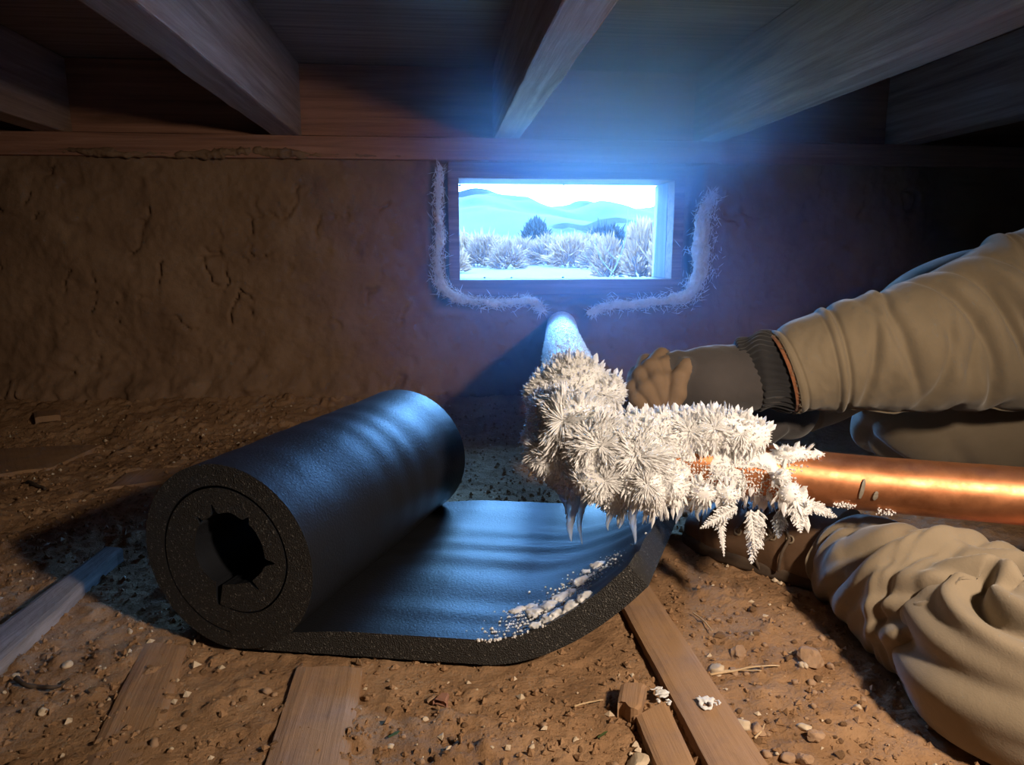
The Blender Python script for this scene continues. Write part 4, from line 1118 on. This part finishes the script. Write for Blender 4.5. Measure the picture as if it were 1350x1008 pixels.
# rust coloured lining showing inside the cuff
lv, lf_ = loft([SL[0] + hd * 0.0045, SL[0] + hd * 0.001, SL[0] - hd * 0.01], [(.0478, .0492), (.0486, .0500), (.0486, .0500)], 8, 100, cap=False)
lo_ = put('cuff_lining', mesh('cuff_lining', lv, lf_, M['lining']), slv)
lo_.modifiers.new('thick', 'SOLIDIFY').thickness = 0.0012
# seam running under the sleeve
under = v.reshape(300, 150, 3)[40:230, 116]
sv, sfc = loft(under[::6], np.full(len(under[::6]), 0.0018), 160, 6)
put('sleeve_seam', mesh('sleeve_seam', sv, sfc, M['canvas']), slv)
# far sleeve
s2f = folds(41, 22, 0.009, (0.02, 0.05), 0.08)
v, f = loft([wr2, wr2 + (el2 - wr2) * 0.35, wr2 + (el2 - wr2) * 0.7, el2 + [0, 0, 0.012], el2 + (sh2 - el2) * 0.3 + [0, 0, .01], el2 + (sh2 - el2) * 0.7, sh2 + [0.06, 0, 0]],
            [(.045, .045), (.054, .056), (.056, .054), (.058, .054), (.062, .060), (.075, .075), (.085, .085)], 140, 80, s2f)
put('sleeve', mesh('sleeve', v, f, M['canvas']), per)

# trousers: near leg lying along the ground, far leg bent
LG = [at(1108, 733, D=0.785), at(1135, 742, D=0.755), at(1180, 775, D=0.69), at(1240, 812, D=0.635), at(1315, 858, D=0.58), at(1392, 900, D=0.535), kn1 + [0.04, 0.0, 0.003], np.array([0.84, 0.44, 0.10]), hip + [0.02, -0.09, -0.04]]
LG = [np.array(q_, float) for q_ in LG]
LRd = [(.040, .038), (.050, .047), (.060, .056), (.064, .062), (.070, .070), (.078, .076), (.085, .084), (.095, .09), (.11, .10)]
lf = folds(53, 22, 0.0060, (0.010, 0.030), 0.10, (0.5, 1.5), (0.0, 0.42))
lf2 = folds(59, 14, 0.009, (0.016, 0.045), 0.20, (0.5, 1.3), (0.36, 0.72))
def leg_d(s, ph):
    d = lf(s, ph) + 0.8 * lf2(s, ph)
    w = wrapa(ph - 1.75)
    d = d - 0.020 * np.exp(-((s - 0.335 - 0.055 * w) / 0.020) ** 2) * np.exp(-(w / 1.7) ** 2)      # deep crease where the knee fabric overlaps
    d = d + 0.012 * np.exp(-((s - 0.395 - 0.055 * w) / 0.034) ** 2) * np.exp(-(w / 1.8) ** 2)
    d = d + 0.004 * np.exp(-((s - 0.02) / 0.014) ** 2)
    for p0, s0, sw, a_, k_, w_ in ((0.35, 0.44, 0.07, 0.010, 4.0, 0.10), (0.75, 0.47, 0.09, 0.012, 3.5, 0.12), (1.15, 0.50, 0.08, 0.013, 3.0, 0.11), (1.55, 0.50, 0.07, 0.012, 4.5, 0.12), (1.05, 0.58, 0.05, 0.016, -5.0, 0.10), (1.95, 0.46, 0.07, 0.010, 4.0, 0.12), (0.1, 0.53, 0.08, 0.008, 3.0, 0.12)):
        w = wrapa(ph - p0 - k_ * (s - s0))
        x = w / w_
        d = d + (-a_ * np.exp(-x * x) + 0.55 * a_ * np.exp(-((np.abs(x) - 2.2) / 1.1) ** 2)) * np.exp(-((s - s0) / sw) ** 2)
    q = np.stack([s * 12, np.cos(ph) * 1.5, np.sin(ph) * 1.5], -1)
    return d + 0.0035 * fbm(q, 1.0, 3, 8)
v, f = loft(LG, LRd, 300, 150, leg_d)
v[:, 2] = np.maximum(v[:, 2], 0.004)
put('trouser_leg', mesh('trouser_leg', v, f, M['trouser']), per)
v, f = surface_nets(lambda p: smin(ellipsoid(p, hip + np.array([-0.01, 0, -0.05]), (0.17, 0.20, 0.115)), ellipsoid(p, hip + np.array([-0.10, -0.05, -0.045]), (0.13, 0.14, 0.095)), 0.03) + 0.006 * fbm(p, 16, 3, 4), hip + [-0.28, -0.26, -0.17], hip + [0.22, 0.26, 0.12], 0.008)
v[:, 2] = np.maximum(v[:, 2], 0.004)
put('trouser_seat', mesh('trouser_seat', v, f, M['trouser']), per)
l2 = folds(67, 26, 0.012, (0.02, 0.05), 0.1)
v, f = loft([an2, (an2 + kn2) / 2, kn2 + [0.02, 0.04, 0], kn2 + [-0.005, -0.01, 0.01], kn2 + [0.06, -0.05, 0.012], (kn2 + hip) / 2 + [0, 0.04, 0.0], hip + [0, 0.09, -0.03]],
            [(.05, .05), (.06, .06), (.07, .07), (.075, .075), (.088, .085), (.105, .10), (.12, .11)], 160, 90, l2)
v[:, 2] = np.maximum(v[:, 2], 0.004)
put('trouser_leg', mesh('trouser_leg', v, f, M['trouser']), per)

# near glove: grey back, tan fingers closed towards the camera
def gp(px, py, D): return at(px, py, D=D)
back = [(gp(985, 497, .90), gp(935, 503, .895), .040, .042), (gp(940, 500, .90), gp(895, 500, .895), .041, .034), (gp(1025, 497, .89), gp(985, 497, .895), .038, .038)]
core = [(gp(868, 506, .892), gp(852, 512, .892), .026, .022)]
fing = [[(gp(874, 482, .878), gp(881, 500, .866), .0105, .0100), (gp(881, 500, .866), gp(883, 524, .864), .0100, .0090)],
        [(gp(858, 484, .876), gp(866, 503, .861), .0108, .0105), (gp(866, 503, .861), gp(876, 528, .862), .0105, .0090)],
        [(gp(845, 495, .876), gp(852, 512, .862), .0105, .0105), (gp(852, 512, .862), gp(866, 534, .864), .0105, .0090)],
        [(gp(836, 512, .876), gp(841, 525, .866), .0100, .0095), (gp(841, 525, .866), gp(852, 545, .867), .0095, .0085)]]
for k, q_ in enumerate(((893, 474), (872, 470), (852, 478), (840, 494))):
    fing[k].insert(0, (gp(*q_, .893 + .004 * k), fing[k][0][0], .0120, .0105))
thumb = [(gp(905, 484, .872), gp(896, 497, .858), .0125, .0105), (gp(896, 497, .858), gp(894, 518, .855), .0105, .0100), (gp(894, 518, .855), gp(882, 545, .858), .0100, .0090)]
def back_sd(p):
    d = capsule(p, *back[0])
    for c_ in back[1:]: d = smin(d, capsule(p, *c_), 0.012)
    return d
def chain(p, L_):
    d = capsule(p, *L_[0])
    for c_ in L_[1:]: d = smin(d, capsule(p, *c_), 0.004)
    return d
def glove_sd(p):
    d = back_sd(p)
    fg = chain(p, fing[0])
    for L_ in fing[1:]: fg = smin(fg, chain(p, L_), 0.0012)
    d = smin(smin(d, capsule(p, *core[0]), 0.010), fg, 0.004)
    d = smin(d, chain(p, thumb), 0.003)
    return d + 0.0012 * fbm(p, 60, 3, 5)
allp = np.array([c_[j] for c_ in back + sum(fing, []) + thumb for j in (0, 1)])
v, f = surface_nets(glove_sd, allp.min(0) - 0.05, allp.max(0) + 0.05, 0.0021)
cen = v[f].mean(1)
fd = np.minimum.reduce([chain(cen, L_) for L_ in fing] + [chain(cen, thumb), capsule(cen, *core[0])])
glv = put('glove', mesh('glove', v, f, [M['glove_back'], M['glove_palm']], True, (fd < back_sd(cen) - 0.0035).astype(int)), per)
# knit wrist of the glove, gathered
CW = [gp(972, 490, .897), gp(985, 488, .896), gp(1005, 488, .893), gp(1030, 491, .888), gp(1046, 491, .886)]
def knit_d(s, ph):
    return 0.0011 * np.sin(ph * 34) + 0.0028 * np.sin(s * 17 + 1.6 * np.sin(ph * 2)) + 0.002 * noise(np.stack([s * 5, np.cos(ph) * 2, np.sin(ph) * 2], -1), 1.0, 4)
v, f = loft(CW, [(.030, .031), (.040, .043), (.043, .048), (.043, .047), (.042, .045)], 70, 170, knit_d)
put('knit_cuff', mesh('knit_cuff', v, f, M['knit']), glv)
# far glove, mostly hidden
h2 = at(1012, 546, D=1.0)
def g2(p):
    d = smin(capsule(p, wr2, h2 + [0.03, 0, 0], 0.036, 0.036), ellipsoid(p, h2, (0.055, 0.04, 0.03)), 0.015)
    for k in range(4): d = smin(d, capsule(p, h2 + [-0.04, -0.03 + 0.02 * k, 0], h2 + [-0.075, -0.032 + 0.021 * k, -0.018], 0.011, 0.010), 0.002)
    for k in range(4): d = smin(d, capsule(p, h2 + [-0.075, -0.032 + 0.021 * k, -0.018], h2 + [-0.06, -0.03 + 0.02 * k, -0.045], 0.010, 0.009), 0.002)
    return smin(d, capsule(p, h2 + [0, -0.035, -0.01], h2 + [-0.04, -0.055, -0.03], 0.013, 0.011), 0.004)
v, f = surface_nets(g2, np.minimum(h2, wr2) - 0.10, np.maximum(h2, wr2) + 0.06, 0.0035)
put('glove', mesh('glove', v, f, M['glove_back']), per)

# near boot, toe away to the left, sole turned towards the left
TOE = at(912, 700, D=0.915); INS = at(985, 702, D=0.86); VMP = at(1045, 712, D=0.82); ANK = at(1118, 728, D=0.775)
BT = [TOE, TOE + (INS - TOE) * 0.12, TOE + (INS - TOE) * 0.45, INS, VMP, ANK]
BT = [q_ - [0, 0, 0.0] for q_ in BT]
UPB = np.array([0.25, -0.25, 0.93])
bf = folds(71, 8, 0.003, (0.02, 0.04), 0.05, (0.5, 1.0), (0.45, 0.9))
BR = [(.006, .006), (.030, .026), (.042, .034), (.046, .042), (.047, .047), (.044, .046)]
bv, bfc = loft(BT, BR, 110, 80, lambda s, ph: bf(s, ph) + 0.0015 * np.exp(-((s - 0.40 - 0.03 * np.cos(ph)) / 0.008) ** 2) * sstep(-0.4, 0.2, np.sin(ph)), up=UPB, shape=2.4)
bv[:, 2] = np.maximum(bv[:, 2], 0.008)
boot = put('boot', mesh('boot', bv, bfc, M['leather']), per)
# sole: slab along the lower side with a welt
SO = [q_ + np.array([-0.012, -0.008, -1.0]) * o_ for q_, o_ in zip(BT, (.012, .024, .032, .038, .042, .044))]
SO = [np.array([q_[0], q_[1], max(q_[2], 0.012)]) for q_ in SO]
sv, sfc = loft(SO, [(.012, .008), (.036, .010), (.047, .011), (.049, .011), (.046, .012), (.040, .012)], 90, 50, lambda s, ph: 0.0004 * np.sin(s * 60) * np.abs(np.cos(ph)), shape=4)
sv[:, 2] = np.maximum(sv[:, 2], 0.002)
put('sole', mesh('sole', sv, sfc, M['sole']), boot)
# eyelets and laces up the instep
Bv = bv[:110 * 80].reshape(110, 80, 3)
def boot_pt(s, deg, lift=0.0):
    i_ = int(s * 109); j_ = int((deg % 360) / 360 * 80) % 80
    c_ = Bv[i_].mean(0); q_ = Bv[i_, j_]; return q_ + (q_ - c_) / np.linalg.norm(q_ - c_) * lift, (q_ - c_) / np.linalg.norm(q_ - c_)
ev_ = []
for s in (0.66, 0.73, 0.80, 0.87):
    for dg in (20, 62):
        q_, n_ = boot_pt(s, dg)
        a = np.linspace(0, 2 * math.pi, 14, endpoint=False); X1 = np.cross(n_, (0, 0, 1)); X1 /= np.linalg.norm(X1); Y1 = np.cross(n_, X1)
        ring = [q_ + n_ * 0.0005 + (X1 * math.cos(t_) + Y1 * math.sin(t_)) * 0.0038 for t_ in np.append(a, [0, 0.2])]
        v, f = loft(ring, np.full(len(ring), 0.0011), 40, 6, up=n_)
        put('eyelet', mesh('eyelet', v, f, M['eyelet']), boot)
def lace(pts, r=0.0017):
    P = [boot_pt(s, d_, l_)[0] for s, d_, l_ in pts]
    v, f = loft(P, np.full(len(P), r), 40, 8, up=(0.1, 0.2, 1))
    put('lace', mesh('lace', v, f, M['lace']), boot)
for s in (0.66, 0.73, 0.80): lace([(s, 20, 0.001), (s + 0.03, 40, 0.004), (s + 0.07, 62, 0.001)]); lace([(s, 62, 0.001), (s + 0.03, 42, 0.003), (s + 0.07, 20, 0.001)])
lace([(0.80, 20, 0.002), (0.76, 8, 0.005), (0.74, -10, 0.004), (0.75, -28, 0.003)]); lace([(0.87, 20, 0.002), (0.85, 0, 0.007), (0.83, -20, 0.005)])

# ------------------------------------------------------------------ cold haze drifting in under the window
hb = np.array([(-0.75, 0.75, 0.03), (1.25, 1.58, 0.735)])
v, f = box_mesh(*(hb[1] - hb[0]), bev=0)
m = bpy.data.materials.new('cold_haze'); m.use_nodes = True; t = m.node_tree
t.nodes.remove(t.nodes['Principled BSDF'])
vs = node(t, 'ShaderNodeVolumeScatter'); vs.inputs['Color'].default_value = (0.28, 0.58, 1, 1); vs.inputs['Anisotropy'].default_value = 0.2  # blue of the window glow put into the scatter colour
tc = node(t, 'ShaderNodeTexCoord'); mp = node(t, 'ShaderNodeMapping')
ctr = hb.mean(0)
mp.inputs['Location'].default_value = tuple(-(np.array([0.31, 1.62, 0.42]) - ctr))
t.links.new(tc.outputs['Object'], mp.inputs[0])
ln = node(t, 'ShaderNodeVectorMath', operation='LENGTH'); t.links.new(mp.outputs[0], ln.inputs[0])
mr = node(t, 'ShaderNodeMapRange', interpolation_type='SMOOTHSTEP'); mr.inputs[1].default_value = 0.10; mr.inputs[2].default_value = 0.80; mr.inputs[3].default_value = 1.0; mr.inputs[4].default_value = 0.0
t.links.new(ln.outputs['Value'], mr.inputs[0])
HAZE = 0.42
mu = node(t, 'ShaderNodeMath', operation='MULTIPLY'); mu.inputs[1].default_value = HAZE
t.links.new(mr.outputs[0], mu.inputs[0])
# denser lobe added above the window to strengthen the blue glow there
mp2 = node(t, 'ShaderNodeMapping'); mp2.vector_type = 'POINT'
ce = np.array([0.36, 1.52, 0.63]) - ctr; sc2 = np.array([1 / 0.46, 1 / 0.60, 1 / 0.24])
mp2.inputs['Scale'].default_value = tuple(sc2); mp2.inputs['Location'].default_value = tuple(-ce * sc2)
t.links.new(tc.outputs['Object'], mp2.inputs[0])
ln2 = node(t, 'ShaderNodeVectorMath', operation='LENGTH'); t.links.new(mp2.outputs[0], ln2.inputs[0])
mr2 = node(t, 'ShaderNodeMapRange', interpolation_type='SMOOTHSTEP'); mr2.inputs[1].default_value = 0.15; mr2.inputs[2].default_value = 1.0; mr2.inputs[3].default_value = 4.6; mr2.inputs[4].default_value = 0.0
t.links.new(ln2.outputs['Value'], mr2.inputs[0])
ad = node(t, 'ShaderNodeMath', operation='ADD'); t.links.new(mu.outputs[0], ad.inputs[0]); t.links.new(mr2.outputs[0], ad.inputs[1])
t.links.new(ad.outputs[0], vs.inputs['Density'])
t.links.new(vs.outputs[0], t.nodes['Material Output'].inputs['Volume'])
hz = put('cold_haze', mesh('cold_haze', v, f, m, False), loc=ctr)
tag(hz, 'faint haze around the window, tinted with its blue glow', 'haze', kind='stuff')
